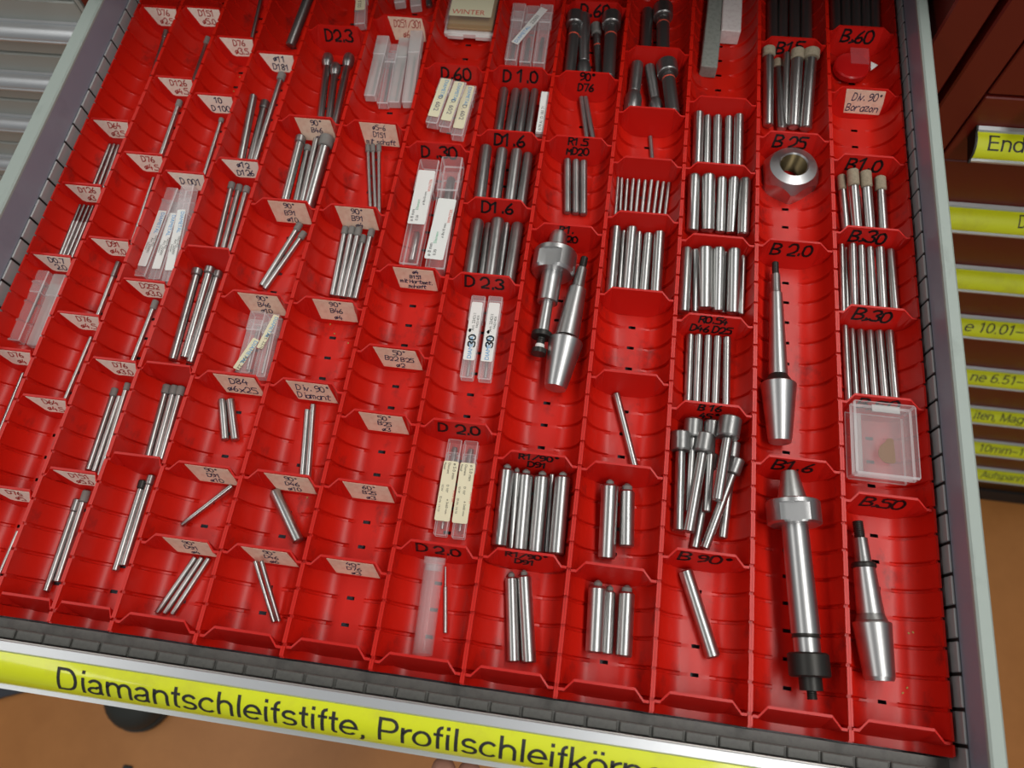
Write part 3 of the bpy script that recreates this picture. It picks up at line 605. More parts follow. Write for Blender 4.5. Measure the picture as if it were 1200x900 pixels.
PINS = '''
A1 neck 195 36 183 74 4.5 x hw=6 hl=10
A2 rod 129 169 111 214 4.2 x
A2 rod 134 169 117 215 4.2 x
A2 rod 139 170 123 215 4.2 x
A3 neck 94 240 72 295 4.5 x hw=3.2 hl=20
A3 neck 99 240 76 295 4.5 x hw=3.2 hl=20
A3 neck 104 241 81 296 4.5 x hw=3.2 hl=20
A3 neck 109 241 86 297 4.5 x hw=3.2 hl=20
A5 rod 27 437 0 503 4 x
B1 head 244 44 228 91 4.5 x hw=6.5 hl=9
B2 head 211 118 190 179 6 x hw=7 hl=8
B3 rod 180 208 167 247 3.4 x
B4 neck 139 307 115 369 5.5 x hw=6 hl=18
B5 rod 107 395 78 464 5 x
B7 rod 21 622 0 671 4 x
C0 rod 308 -10 296 42 4.5 x
C2 head 260 139 241 200 4.8 x hw=6 hl=5
C4 head 183 352 156 422 6 x hw=7.5 hl=10
C5 head 135 455 103 551 7 0 hw=8 hl=9
C5 rod 140 464 110 553 6 0
C5 head 150 449 122 540 6.5 x hw=7 hl=8
C6 head 91 585 54 693 8 0 hw=9.5 hl=13 hm=steeld
C6 head 102 575 67 682 8 0 hw=9.5 hl=12
D0 dark 368 -30 340 54 11 0
D1 rod 297 112 283 185 9 x
D1 head 311 119 295 185 9 x hw=11 hl=10 hm=darkpin
D1 head 331 86 303 176 6.5 x hw=9.5 hl=9
D2 head 272 214 254 289 6.5 x hw=8 hl=8
D2 head 281 217 262 290 6.5 x hw=8 hl=8
D2 head 290 219 270 290 6.5 x hw=8 hl=8
D3 head 232 315 202 422 9.5 0 hw=12.5 hl=8 hm=steeld
D3 head 247 313 216 420 9.5 0 hw=12.5 hl=8 hm=steeld
D3 head 256 318 223 426 9.5 0 hw=11.5 hl=8 hm=steeld
D4 head 196 451 174 533 8 x hw=9.3 hl=10
D4 head 205 452 183 534 8 x hw=9.3 hl=10
D4 head 213 453 190 534 8 x hw=9.3 hl=10
D5 head 168 563 135 669 8.5 0 hw=10 hl=9 hm=oxide
D5 head 178 557 145 663 8.5 0 hw=9.5 hl=10 hm=steeld
E1 ball 385 64 376 136 8 x hw=13.5 hl=17
E1 ball 394 75 386 137 8 x hw=13 hl=16
E1 ball 410 64 394 139 8 x hw=13.5 hl=18
E2 head 353 160 335 231 10 x hw=12.5 hl=8 hm=steeld
E2 head 361 171 348 232 7.5 x hw=9 hl=7
E2 rod 371 163 355 233 8 x
E2 head 384 160 363 236 14 x hw=16.5 hl=13 hm=grit
E3 head 352 262 306 335 6.5 0 hw=8 hl=9
E3 head 357 272 310 339 6.5 0 hw=8 hl=9
E5 rod 260 468 264 516 9.5 0
E5 rod 270 468 276 516 9.5 0
E6 rod 272 569 213 615 6 0
E7 rod 229 653 184 718 6.5 0
E7 rod 237 653 193 719 6.5 0
E7 rod 245 654 202 720 6.5 0
F0 dark 501 -20 503 8 7 0
F2 head 431 170 434 240 4.5 x hw=6 hl=9
F2 head 437 170 440 241 4.5 x hw=6 hl=9
F2 head 444 170 445 242 4.5 x hw=6 hl=9
F3 head 405 266 389 347 7 0 hw=8 hl=9
F3 head 413 266 396 348 7 0 hw=8 hl=9
F3 head 421 267 402 349 7 0 hw=8.5 hl=10
F3 head 426 276 409 350 7 0 hw=8 hl=10
F3 head 436 269 416 351 7 0 hw=8 hl=9
F5 rod 360 480 354 555 6.5 x
F5 rod 367 474 361 557 7.5 x
F6 rod 322 575 350 635 13 0
F7 rod 299 657 321 729 5.5 0
F7 rod 306 657 327 728 5.5 0
H1 pin 591 104 584 153 10.5 x m=steeld
H1 pin 605 105 597 154 10.5 x m=steeld
H1 pin 616 105 609 154 10.5 x m=steeld
H1 pin 627 105 620 154 9 x m=steeld
H2 pin 570 171 562 233 14 x m=steeld
H2 pin 589 174 581 233 13 x m=steeld
H2 pin 606 175 598 236 13 x m=steeld
H2 pin 619 180 611 238 11.5 x m=steeld
H3 pin 560 258 551 318 15.5 x m=steeld
H3 pin 573 262 565 320 10 x m=steeld
H3 pin 584 256 575 322 15.5 x m=steeld
H3 rod 594 262 586 322 8 x m=steeld
H3 pin 607 262 597 326 14 x m=steeld
H6 neck 522 664 522 742 5 0 hw=2.4 hl=20 hm=steel
I0 head 675 17 668 80 13 x hw=21 hl=16 hm=steeld m=darkpin ring=1
I0 headn 685 17 684 82 13 x hw=17 hl=30 ring=1 m=steelb
I0 head 698 29 702 82 9.5 x hw=13 hl=14 m=steeld ring=1
I0 head 717 18 714 82 14 x hw=22 hl=16 hm=steeld m=darkpin ring=1
I1 rod 681 114 687 158 6 x m=steeld
I1 rod 686 114 694 158 6 x m=steeld
I2 rod 665 187 665 250 8.5 0 m=steeld
I2 rod 675 188 675 251 8.5 0 m=steeld
I2 rod 684 189 684 252 8.5 0 m=steeld
I4 tip 595 544 584 640 17 0 hw=9 hl=5
I4 tip 606 548 599 643 11 0 hw=6 hl=5
I4 tip 617 550 609 645 18 0 hw=9 hl=5
I4 tip 636 552 628 648 18 0 hw=9 hl=5
I4 rod 647 556 641 648 8 0
I4 tip 660 553 652 650 18 0 hw=9 hl=5
I5 tip 599 670 602 776 15 0 hw=8 hl=6
I5 tip 614 668 620 777 17 0 hw=8 hl=6
J0 dark 759 12 757 52 13 x
J0 head 777 8 777 53 15 x hw=23 hl=17 hm=steeld m=darkpin ring=1
J1 headn 747 74 741 124 14 x hw=20 hl=32 m=steeld ring=1
J1 headn 761 77 769 125 12 x hw=17 hl=30 m=steeld ring=1
J1 head 781 74 789 128 15 x hw=24 hl=17 hm=steeld m=darkpin ring=1
J2 rod 762 160 764 184 5 x m=steeld
J4 rod 722 266 716 334 12 x
J4 rod 731 271 726 335 7.5 x
J4 rod 741 266 735 335 12.5 x
J4 rod 749 272 745 335 7.5 x
J4 rod 760 274 755 336 11.5 x
J4 rod 773 272 769 337 12.5 x
J6 rod 722 461 743 543 9 x
J7 tip 715 562 711 655 20 0 hw=9 hl=5
J7 tip 735 567 734 641 18 0 hw=12 hl=7
J8 tip 701 680 697 765 22 0 hw=10 hl=6
J8 tip 715 686 711 767 14 0 hw=8 hl=6
J8 tip 735 686 731 770 19 0 hw=12 hl=7
K1 rod 819 132 817 189 12 x
K1 rod 829 136 828 188 9 x
K1 rod 841 136 840 188 10 x
K1 rod 854 137 853 189 9 x
K1 rod 866 135 865 190 11 x
K2 pin 814 204 811 272 14 0
K2 pin 831 201 829 271 16 0
K2 pin 846 207 844 273 12 0
K2 pin 860 207 857 274 12 0
K2 pin 873 209 871 276 13 0
K3 pin 805 290 801 367 13 0
K3 rod 816 292 814 366 9 0
K3 pin 829 281 826 362 18 0
K3 pin 844 285 841 365 14 0
K3 rod 850 295 847 367 7 0
K3 pin 861 289 859 368 15 0
K3 rod 871 300 869 369 6 0
K4 rod 809 392 806 469 9 x
K4 rod 819 392 816 470 9 x
K4 rod 830 393 827 471 9 x
K4 rod 841 394 838 472 9 x
K4 rod 852 395 851 473 9 x
K5 head 798 506 795 622 11.5 0 hw=24 hl=21 hm=steeld
K5 head 813 491 806 600 10 0 hw=22 hl=20 hm=steeld
K5 head 827 509 807 624 12 0 hw=25 hl=21 hm=steeld extra=.10
K5 head 835 493 828 600 10 0 hw=19 hl=19 hm=steeld extra=.06
K5 head 835 532 814 643 11 0 hw=15 hl=17 hm=steeld
K5 head 865 537 826 643 10.5 0 hw=17 hl=18 hm=steeld extra=.06
K5 head 860 518 847 631 10.5 0 hw=16 hl=18 hm=steeld
K5 head 858 487 841 587 11.5 0 hw=26 hl=23 hm=steeld extra=.26
K6 rod 803 668 836 771 17 0
L0 dark 905 -30 905 42 12 x
L0 dark 918 -30 917 43 11 x
L0 dark 931 -30 931 43 12 x
L0 dark 945 -30 945 44 12 x
L1 tan 901 56 900 148 11.5 0 hw=15 hl=10
L1 tan 911 71 916 152 11 0 hw=12 hl=10
L1 rod 922 62 920 148 8 0
L1 tan 935 58 930 150 13 0 hw=15 hl=11
L1 tan 951 59 944 152 13.5 0 hw=19 hl=10
M0 dark 978 -30 979 28 11 x
M0 dark 990 -30 991 29 11 x
M0 dark 1002 -30 1003 30 11 x
M0 dark 1014 -30 1015 30 11 x
M0 dark 1025 -30 1026 30 10 x
M3 tan 986 206 991 266 9 x hw=10 hl=17
M3 tan 999 199 1004 264 11 x hw=13 hl=18
M3 tan 1014 201 1019 265 11.5 x hw=13 hl=18
M3 tan 1031 208 1035 266 11 x hw=13 hl=16
M4 pin 986 286 988 361 6.5 x
M4 pin 991 290 993 361 5 x
M4 pin 999 285 1001 358 9 x
M4 pin 1009 287 1012 359 8.5 x
M4 pin 1019 289 1023 359 9 x
M4 pin 1031 289 1035 360 10 x
M4 pin 1043 292 1049 361 9.5 x
M5 pin 990 381 994 464 7.5 x
M5 pin 998 385 1003 464 7.5 x
M5 pin 1008 386 1014 464 9 x
M5 pin 1019 387 1025 465 9 x
M5 pin 1030 387 1037 465 9.5 x
M5 pin 1042 387 1049 466 9.5 x
'''
for ln in PINS.strip().splitlines():
    q = ln.split(); kw = {}
    for a in q[8:]:
        k, v = a.split('='); kw[k] = v if k in ('m', 'hm', 'note') else float(v)
    if 'ring' in kw: kw['ring'] = True
    pin(q[0], q[1], *[float(a) for a in q[2:7]], ext=(q[7] == 'x'), **kw)
for i in range(10):                                    # the needles of J3
    xt = (497, 515, 541, 569, 596, 625, 655, 684, 711, 736)[i]; xb = (485, 506, 530, 556, 581, 610, 637, 665, 691, 719)[i]
    pin('J3', 'rod', 600+xt/4, 208+i*.6+R.uniform(-1, 1), 600+xb/4, 247+i*.25, 4.2, ext=1)

for (key, lk), th in ROW.items():
    ph = CINFO[key][2]; rank_labels(th, lk, 'in the compartment of '+ph if ph.startswith(('a ', 'one ')) and len(th) == 1 else 'among '+ph)

# ------------------------------------------------------------------ turned arbors
def turned(name, label, cat, key, x1, y1, x2, y2, rz_px, segs, group=None, flats=(), clampx=True):
    """segs: (part, material, [(fraction from far end, radius px)...])"""
    c = CINFO[key][0]; r = px2u(rz_px, bp((x1+x2)/2, (y1+y2)/2, -H+.2))
    A = bp(x1, y1, -H+r); B = bp(x2, y2, -H+r)
    L = (A-B).length; k = px2u(1, (A+B)/2)
    o = empty(name, B, label, cat, group, frame(A, B))
    for part, m, pr in segs:
        mb = MB().lathe([((1-t)*L, rr*k) for t, rr in pr], 56)
        if part in flats:
            rm = max(rr for t, rr in pr)*k; ca, sa_ = math.cos(.22), math.sin(.22)        # the flat is turned a little about the axis
            def cut(x, y, z):
                u, v = x*ca+z*sa_, -x*sa_+z*ca; v = min(v, rm*.86); return (u*ca-v*sa_, y, u*sa_+v*ca)
            mb.v = [cut(*q) if q[1] < flats[part]*L else q for q in mb.v]
        obj(part, mb.mesh(part, True, 11), m, o)
    return o
def thread(t0, t1, r, n=9):
    P = []
    for i in range(n):
        a = t0+(t1-t0)*i/n; b = t0+(t1-t0)*(i+.5)/n; P += [(a, r*.9), (b, r)]
    return P+[(t1, r*.9)]
turned('spindle_arbor', 'slim steel arbor with cone head, in the B 2.0 compartment', 'arbor', 'L3', 908.5, 308, 914, 518, 19,
  [('thread', 'oxide', thread(0, .075, 4.2)), ('neck', 'steeld', [(.075, 5.4), (.185, 5.8)]), ('shaft', 'steelb', [(.185, 7.0), (.19, 7.4), (.65, 10.8), (.655, 10.2)]),
   ('groove', 'oxide', [(.65, 10.4), (.66, 11.5), (.70, 17.5)]), ('cone_head', 'steelb', [(.70, 19.2), (.705, 19.9), (.98, 13.3), (1, 12.2)])], 'spindle arbors')
turned('spindle_arbor', 'short steel arbor with a black collar and a cone head, in the B,50 compartment', 'arbor', 'M7', 1005, 611, 1031, 798, 20,
  [('thread', 'oxide', thread(0, .115, 6.3)), ('neck', 'steeld', [(.115, 8.2), (.28, 9.6)]), ('collar', 'oxide', [(.275, 13), (.285, 14), (.305, 14), (.31, 13)]), ('shaft', 'steelb', [(.31, 12.5), (.60, 15.2)]),
   ('groove', 'steeld', [(.60, 15), (.64, 17.5), (.655, 19.5)]), ('cone_head', 'steelb', [(.652, 20.6), (.66, 21.3), (.975, 16.8), (1, 15)])], 'spindle arbors')
turned('spindle_arbor', 'long flanged steel arbor with a clamped dark ring and nut, in the B1.6 compartment', 'arbor', 'L4', 925, 553, 952, 820, 35,
  [('taper', 'steelb', [(0, 9.5), (.005, 10), (.155, 18.5)]), ('flange', 'steelb', [(.145, 30), (.150, 31.5), (.168, 31.5), (.170, 31.5), (.250, 31.5), (.258, 28)]), ('shaft', 'steelb', [(.255, 15.3), (.735, 16)]), ('ring_groove', 'oxide', [(.735, 15), (.745, 15), (.752, 16)]),
   ('spacer', 'steelb', [(.752, 14.6), (.815, 14.6)]), ('clamp_ring', 'oxide', [(.812, 20), (.82, 22.5), (.905, 22.5), (.912, 20)]), ('hex_nut', 'oxide', [(.912, 12.5), (.965, 12.5)]), ('stud', 'oxide', thread(.965, 1.0, 5.5, 4))], 'spindle arbors', flats={'flange': .831})
turned('collet_arbor', 'steel arbor with a wide flatted flange, washer and clamping screw, in the R1. compartment', 'arbor', 'I3', 656, 270, 631, 415, 24,
  [('taper', 'steelb', [(0, 8.8), (.01, 9.6), (.24, 13.5)]), ('flange', 'steelb', [(.195, 24.5), (.205, 26), (.239, 26), (.241, 26), (.355, 26), (.375, 23)]), ('shaft', 'steelb', [(.37, 12.4), (.60, 12.0), (.605, 10)]), ('stem', 'steelb', [(.605, 6.6), (.84, 7.4)]),
   ('washer', 'oxide', [(.84, 11.5), (.845, 12), (.87, 12), (.875, 11.5)]), ('screw', 'oxide', thread(.875, .95, 5, 5)), ('screw_head', 'whitepl', [(.93, 5.2), (.955, 5.4), (.965, 5.2)]), ('end_cap', 'oxide', [(.965, 8.5), (1, 8.5)])], 'spindle arbors', flats={'flange': .76})
turned('spindle_arbor', 'steel arbor with a dark thread, thick shaft and cone head, leaning beside the flatted arbor', 'arbor', 'I3', 685, 302, 650.5, 455, 20,
  [('thread', 'oxide', thread(0, .09, 4.6)), ('neck', 'steeld', [(.09, 6), (.25, 7.5)]), ('shaft', 'steelb', [(.25, 10), (.26, 10.6), (.63, 14.2)]), ('groove', 'oxide', [(.63, 13.8), (.655, 17)]),
   ('cone_head', 'steelb', [(.655, 19.3), (.665, 20.2), (.975, 13.4), (1, 12.2)])], 'spindle arbors')

# ---- large nut in the B 25 compartment
nb = bp(928, 198.5, -.2); nr = px2u(33.5, nb)
nut = empty('spindle_nut', (nb.x, nb.y, -H), 'large bright steel nut with a threaded bore, in the B 25 compartment', 'nut')
def ring_z(prof, seg=40, hexagon=None):
    V = []; Fc = []; n = len(prof)
    for r, z in prof:
        for k in range(seg):
            a = 2*math.pi*k/seg; rr = r
            if hexagon: rr = min(r, hexagon/math.cos((a+math.pi/6+.45) % (math.pi/3)-math.pi/6))
            V.append((rr*math.cos(a), rr*math.sin(a), z))
    for i in range(n):
        for k in range(seg): Fc.append((i*seg+k, i*seg+(k+1) % seg, (i+1) % n*seg+(k+1) % seg, (i+1) % n*seg+k))
    return V, Fc
def nut_body(seg=96, bore=.46, top=.80, hexr=.90, zc=.19, z1=.335, zt=.375):
    V = []; Fc = []; rows_ = 6
    for k in range(seg):
        a = 2*math.pi*k/seg; h = hexr/math.cos((a+.45) % (math.pi/3)-math.pi/6); h = min(h, 1.0)
        zc_ = zc+(1-h)*(z1-zc)/(1-top)                 # the cone meets the flats in scallops
        for r_, z in ((bore, 0), (h, 0), (h, zc_), (top, z1), (bore+.04, zt), (bore, zt-.02)): V.append((nr*r_*math.cos(a), nr*r_*math.sin(a), z))
    for k in range(seg):
        for i in range(rows_):
            b = (k+1) % seg; Fc.append((k*rows_+i, b*rows_+i, b*rows_+(i+1) % rows_, k*rows_+(i+1) % rows_))
    return V, Fc
V, Fc = nut_body(); obj('nut_body', mesh_from('nut_body', V, Fc, True, 20), 'steelb', nut)
tp = []
for i in range(10): tp += [(nr*.46, .01+.034*i), (nr*.42, .027+.034*i)]
V, Fc = ring_z(tp+[(nr*.46, .35), (nr*.47, .35), (nr*.47, .01)], 32)
obj('thread', mesh_from('thread', V, Fc, True, 20), 'brass', nut)

# ------------------------------------------------------------------ plastic cases with printed labels
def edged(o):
    # light caught by a clear case's edges, put into colour: paler, denser chamfer faces
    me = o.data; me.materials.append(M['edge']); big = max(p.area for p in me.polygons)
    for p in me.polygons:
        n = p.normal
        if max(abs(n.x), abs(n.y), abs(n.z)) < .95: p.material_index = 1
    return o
def text_on(lines, L, W, flip=False):
    """printed lines along local Y; lines: (text, size, x offset, y start) -> verts (x,y)"""
    V = []; Fc = []
    for t, s, xo, y0 in lines:
        tv, tf = text2d(t); n = len(V)
        for a, b in tv:
            if not flip: V.append((xo-b*s, y0+a*s))     # reads from near to far
            else: V.append((xo+b*s, y0-a*s))            # reads from far to near
        Fc += [tuple(i+n for i in q) for q in tf]
    return V, Fc
ROWC = {}
def case(key, x1, y1, x2, y2, w, label, m='case', hgt=.8, lab=None, cap='far', inside=None, extra=0.0, grp=True):
    c, yd, ph = CINFO[key]
    r = px2u(w/2, bp((x1+x2)/2, (y1+y2)/2, -H+.1)); hh = r*2*hgt
    def rst(px, py):
        z = -H+hh
        for _ in range(6):
            P = bp(px, py, z); xl = min(max(P.x-XL[c], WT+r), CW[c]-WT-r)
            z = max(zfl(xl-r*.8, CW[c]), zfl(xl+r*.8, CW[c]))*.85+(-H)*.15+hh+extra
        P = bp(px, py, z); P.x = min(max(P.x, XL[c]+WT+r), XL[c]+CW[c]-WT-r); P.z -= hh; return P
    A = rst(x1, y1); B = rst(x2, y2)
    A.z = B.z = max(A.z, B.z)
    lo, hi = bounds(c, yd-.2)
    d = A-B
    if A.y > yd-.13: A = B+d*((yd-.13-B.y)/d.y)
    if B.y < lo: B = A-(A-B)*((A.y-lo)/(A-B).y)
    L = (A-B).length
    o = empty('plastic_case', B, label, 'case', 'cases of the compartment with '+ph if grp else None, frame(A, B))
    if grp: ROWC.setdefault((key, label), []).append((o, (A.x+B.x)/2))
    cf = .68 if cap == 'far' else .30
    b = r*.12; T = r*.13
    def tube(x, y0, y1, z0, z1, open_at):
        mb = MB().bbox(-x, x, y0, y1, z0, z1, b)
        return mb
    if cap == 'far': seg1, seg2 = (0, L*.86), (L*cf, L)
    else: seg1, seg2 = (L*.14, L), (0, L*cf)
    edged(obj('body', tube(r*.9, seg1[0], seg1[1], hh*.06, hh*.95, 1).mesh('body'), m, o))
    edged(obj('cap', tube(r, seg2[0], seg2[1], 0, hh, 1).mesh('cap'), m, o))
    if lab:
        lm, t0, t1, wf, groups = lab[:5]; skew = lab[5] if len(lab) > 5 else 0.0
        zt = hh+.006
        y0, y1 = L*t0, L*t1; ww = r*wf
        rot = Matrix.Rotation(skew, 2); cy = (y0+y1)/2
        def tr(x, y): q = rot @ Vector((x, y-cy)); return (q.x, q.y+cy)
        out = []
        cr = min(ww*.25, .02)
        for (sx, sy) in ((-1, -1), (1, -1), (1, 1), (-1, 1)):
            X, Y = sx*ww, (y0 if sy < 0 else y1)
            pts = [(X, Y-sy*cr), (X-sx*cr*.3, Y-sy*cr*.3), (X-sx*cr, Y)]
            if sx*sy > 0: pts = pts
            else: pts = pts[::-1]
            out += pts
        out = [tr(*p) for p in out]
        lo_ = obj('printed_label', MB().prism(out, 'z', zt-.005, zt).mesh('printed_label'), lm, o)
        for mcol, flip, lines in groups:
            V, Fc = text_on([(t, s*r*1.3, xo*ww, (y0+yo*(y1-y0))) for t, s, xo, yo in lines], L, ww, flip)
            V = [tr(*v) for v in V]
            obj('lettering', mesh_from('lettering', [(x, y, zt+.0025) for x, y in V], Fc), mcol, lo_)
    if inside:
        for (kind, a0, a1, rr, mm) in inside:
            Pa = B+(A-B)*a0; Pb = B+(A-B)*a1; zc = Vector((0, 0, hh*.12+rr*r))
            i = obj('grinding_pin', MB().lathe([(0, rr*r*.9), (.01, rr*r), ((Pb-Pa).length-.01, rr*r), ((Pb-Pa).length, rr*r*.9)], 14).mesh('pin', True), mm, None,
                    'grey pin inside a case', 'grinding pin', 'pins inside cases of '+ph)
            i.matrix_world = frame(Pb+zc, Pa+zc); ROWC.setdefault((key, 'thick grey pin inside a case' if rr > .35 else 'grey pin inside a case'), []).append((i, Pa.x))
    return o
DM_ = [('printblue', True, [('DIAMETAL', .62, -.05, .97)]), ('print', True, [('Art. 225001', .42, -.15, .50), ('FA0214D5', .34, .55, .55), ('Diamant', .3, -.75, .42)])]
case('A4', 47, 314, 11, 398, 17, 'frosted case with a dark pin inside, below the D0.7 label', 'case', inside=[('pin', .3, .85, .22, 'grit')], grp=False)
case('A4', 70, 320, 36, 404, 15, 'milky frosted case beside the case with a dark pin', 'casef', grp=False)
for a in ((199, 219, 165, 326), (213, 219, 181, 328), (228, 220, 197, 329)):
    case('C3', *a, 15.5, 'long clear case with a white blue-lettered label', 'case', lab=('white', .10, .72, .62, DM_), cap='far')
case('E0', 424, -18, 421, 27, 14, 'small clear case with a yellowish label, behind the D2.3 divider', 'case', lab=('cream', .35, .98, .8, [('print', False, [('D2.3', .6, .2, .1)])]), grp=False)
LB2 = [('printblue', True, [('DIAMETAL', .55, -.1, .95)]), ('print', True, [('Art. 2210', .5, .1, .45)])]
case('E4', 303, 362, 283, 436, 19, 'clear case with a yellowed handwritten label stuck askew near its front end', 'case', lab=('cream', .02, .55, .45, LB2, -.35), inside=[('pin', .1, .8, .2, 'steel')], grp=False)
case('E4', 320, 368, 302, 441, 17, 'clear case with a yellowed label, blue lettering slanting across its upper end', 'case', lab=('cream', .42, .98, .45, LB2, -.25), inside=[('pin', .1, .75, .2, 'steel')], grp=False)
for i, a in enumerate(((449, 41, 433, 113), (460, 51, 448, 121), (475, 42, 461, 119), (490, 41, 477, 119))):
    case('F1', *a, 14.5, 'case with a dark pin between milky cases' if i == 1 else 'frosted milky case under the D251 divider', 'casef' if i != 1 else 'case', inside=[('pin', .12, .8, .2, 'darkpin')] if i == 1 else [('pin', .1, .7, .18, 'steeld')])
for a in ((467, -18, 469, 6), (485, -18, 487, 6)):
    case('F0', *a, 14, 'frosted case end behind the D251 divider', 'casef')
LBC = [('printblue', True, [('DIAMETAL', .6, -.1, .97)]), ('inkblue', True, [('D. 60/2', .75, -.3, .55)])]
for i, a in enumerate(((528, 83, 505, 143), (542, 87, 520, 148), (551, 99, 535, 159))):
    case('G1', *a, 15.5, 'small case with a cream blue-lettered label', 'case', lab=('cream', .12, .97, .8, LBC), extra=.10 if i < 2 else 0)
LW = [('printred', False, [('WINTER', .30, .85, .60)]), ('print', False, [('ø 8 mm', .34, -.45, .04), ('0.30', .28, .1, .06), ('ø 8x10 mm', .26, .5, .35)]), ('printgreen', False, [('Diamant', .28, -.1, .25)])]
case('G2', 504, 184, 478, 309, 24, 'large clear case with a white label at mid length, in the D .30 compartment', 'clear', lab=('white', .36, .88, .85, LW), inside=[('pin', .08, .34, .3, 'steel')], grp=False)
case('G2', 531, 187, 509, 314, 25, 'large clear case with a white label near its front end, in the D .30 compartment', 'clear', lab=('white', .07, .60, .85, LW, -.06), inside=[('pin', .5, .85, .4, 'darkpin')], grp=False)
for a in ((609, 3, 598, 70), (625, 4, 615, 72), (641, 5, 631, 73)):
    case('H0', *a, 15.5, 'clear case under a slanting white tag', 'case', inside=[('pin', .1, .5, .3, 'steeld')], extra=.02)
sa, sb = bp(638, 10, -H+.26), bp(603, 51, -H+.26)
sl = obj('label_tag', MB().bbox(-.06, .06, 0, (sa-sb).length, 0, .008, .002).mesh('label_tag'), 'white', None, 'white strip with blue print lying across the clear cases at the back', 'label'); sl.matrix_world = frame(sa, sb)
V, Fc = text_on([('DIAMETAL', .085, .03, .02)], 1, 1); obj('lettering', mesh_from('lettering', [(x, y, .010) for x, y in V], Fc), 'printblue', sl)
V, Fc = text_on([('22001', .085, .03, .48)], 1, 1); obj('lettering', mesh_from('lettering', [(x, y, .010) for x, y in V], Fc), 'print', sl)
case('H1', 640, 107, 632, 156, 10, 'thin case with fine white print next to four grey pins', 'casef', lab=('white', .02, .98, .85, [('print', False, [('0.79 A1 D 181 71', .75, .4, .04)])]), grp=False)
L30 = [('printblue', False, [('DIAMETAL', .62, .35, .02)]), ('print', False, [('Art. 224211', .44, .1, .50), ('FA0214D5', .34, .75, .55)])]
for a in ((561, 346, 546, 442), (581, 347, 567, 444)):
    o = case('H4', *a, 17, 'narrow case, white label overwritten 30° in black', 'case', lab=('white', .20, .91, .78, L30), inside=[('pin', .05, .85, .2, 'steeld')])
    lb = [q for q in o.children if q.name.startswith('printed_label')][0]
    zz = max(v.co.z for v in lb.data.vertices)+.004; yy = sum(v.co.y for v in lb.data.vertices)/len(lb.data.vertices)
    V, Fc = ink_mesh(['30°'], .12, .02, R); obj('lettering', mesh_from('lettering', [(-p.y*.8, p.x+yy-.12, zz) for p in V], Fc), 'ink', lb)
LD = [('print', True, [('ø 5.0 mm', .46, .35, .97), ('Diamant', .36, -.35, .97), ('Metall', .32, -.9, .97), ('D 107', .34, -.1, .60), ('1E1W', .3, -.75, .60), ('ø 3x60 mm', .34, .2, .36), ('ID-Nr. 14110', .3, -.75, .40)]), ('printred', True, [('WINTER', .34, .85, .52)])]
for a in ((534, 512, 515, 627), (553, 513, 536, 630)):
    case('H5', *a, 17, 'slim case half covered by a cream label', 'clear', lab=('cream', .14, .76, 1.05, LD), inside=[('pin', .62, .93, .38, 'darkpin'), ('pin', .08, .6, .2, 'steel')])
for (key, lb_), th in ROWC.items():
    rank_labels(th, lb_, 'among '+CINFO[key][2].replace('a row of clear cases under a slanting label', 'clear cases under a tag')) if lb_.endswith('inside a case') else rank_labels(th, lb_, 'of its row')
# clear round tube
c_ = 'H'; A, B, r = seat('H6', 510, 653, 495, 767, 24, 0)
tb = empty('clear_tube', B, 'clear round plastic tube lying in the D 2.0 compartment', 'tube', None, frame(A, B)); L = (A-B).length
def tubez(r0, r1, y0, y1, seg=28):
    V = []; Fc = []
    pr = [(y0, r0), (y1, r0), (y1, r1), (y0, r1)]
    for y, rr in pr:
        for k in range(seg): a = 2*math.pi*k/seg; V.append((rr*math.cos(a), y, rr*math.sin(a)))
    for i in range(4):
        for k in range(seg): Fc.append((i*seg+k, i*seg+(k+1) % seg, ((i+1) % 4)*seg+(k+1) % seg, ((i+1) % 4)*seg+k))
    return V, Fc
V, Fc = tubez(r, r*.93, 0, L*.93); obj('tube_wall', mesh_from('tube_wall', V, Fc, True, 30), 'clear', tb)
obj('stopper', MB().lathe([(L*.86, r*.84), (L*.93, r*.84), (L*.93, r*1.06), (L, r*1.06)], 28).mesh('stopper', True), 'case', tb)
# white flat box at the back (G0)
P0 = bp(549, 33, -.15)
wb = empty('flat_box', (P0.x, P0.y, -.36), 'white flat plastic box with a clear lid, red print and gold insert', 'box')
obj('base', MB().bbox(-.42, .42, 0, 1.1, 0, .10, .015).box(-.36, -.10, -.03, .01, .01, .07).box(.10, .36, -.03, .01, .01, .07).mesh('base'), 'whitepl', wb)
obj('insert', MB().bbox(-.37, .37, .06, 1.04, .10, .15, .01).mesh('insert'), 'gold', wb)
obj('lid', MB().bbox(-.40, .40, .03, 1.08, .10, .27, .02).mesh('lid'), 'clear', wb)
lb = obj('printed_label', MB().box(-.34, .34, .18, .80, .272, .277).mesh('printed_label'), 'cream', wb)
tv, tf = text2d('WINTER'); obj('lettering', mesh_from('lettering', [(-.3+a*.14, .22+b*.14, .280) for a, b in tv], tf), 'printred', lb)
# stone sticks (K0)
def stick(x1, y1, x2, y2, wpx, hgt, m, label, z0):
    A = bp(x1, y1, z0+hgt); B = bp(x2, y2, z0+hgt); A.z = B.z = z0; w_ = px2u(wpx, B)/2
    o = obj('stone_stick', MB().bbox(-w_, w_, 0, (A-B).length, 0, hgt, .012).mesh('stone_stick'), m, None, label, 'stone'); o.matrix_world = frame(A, B)
stick(843, -30, 831, 78, 19, .22, 'stone', 'grey-green square honing stone stick with a chipped end', -H+.005)
stick(861, -40, 857, 36, 22, .26, 'stonew', 'pale pinkish square stone stick beside the grey one', -H+.02)
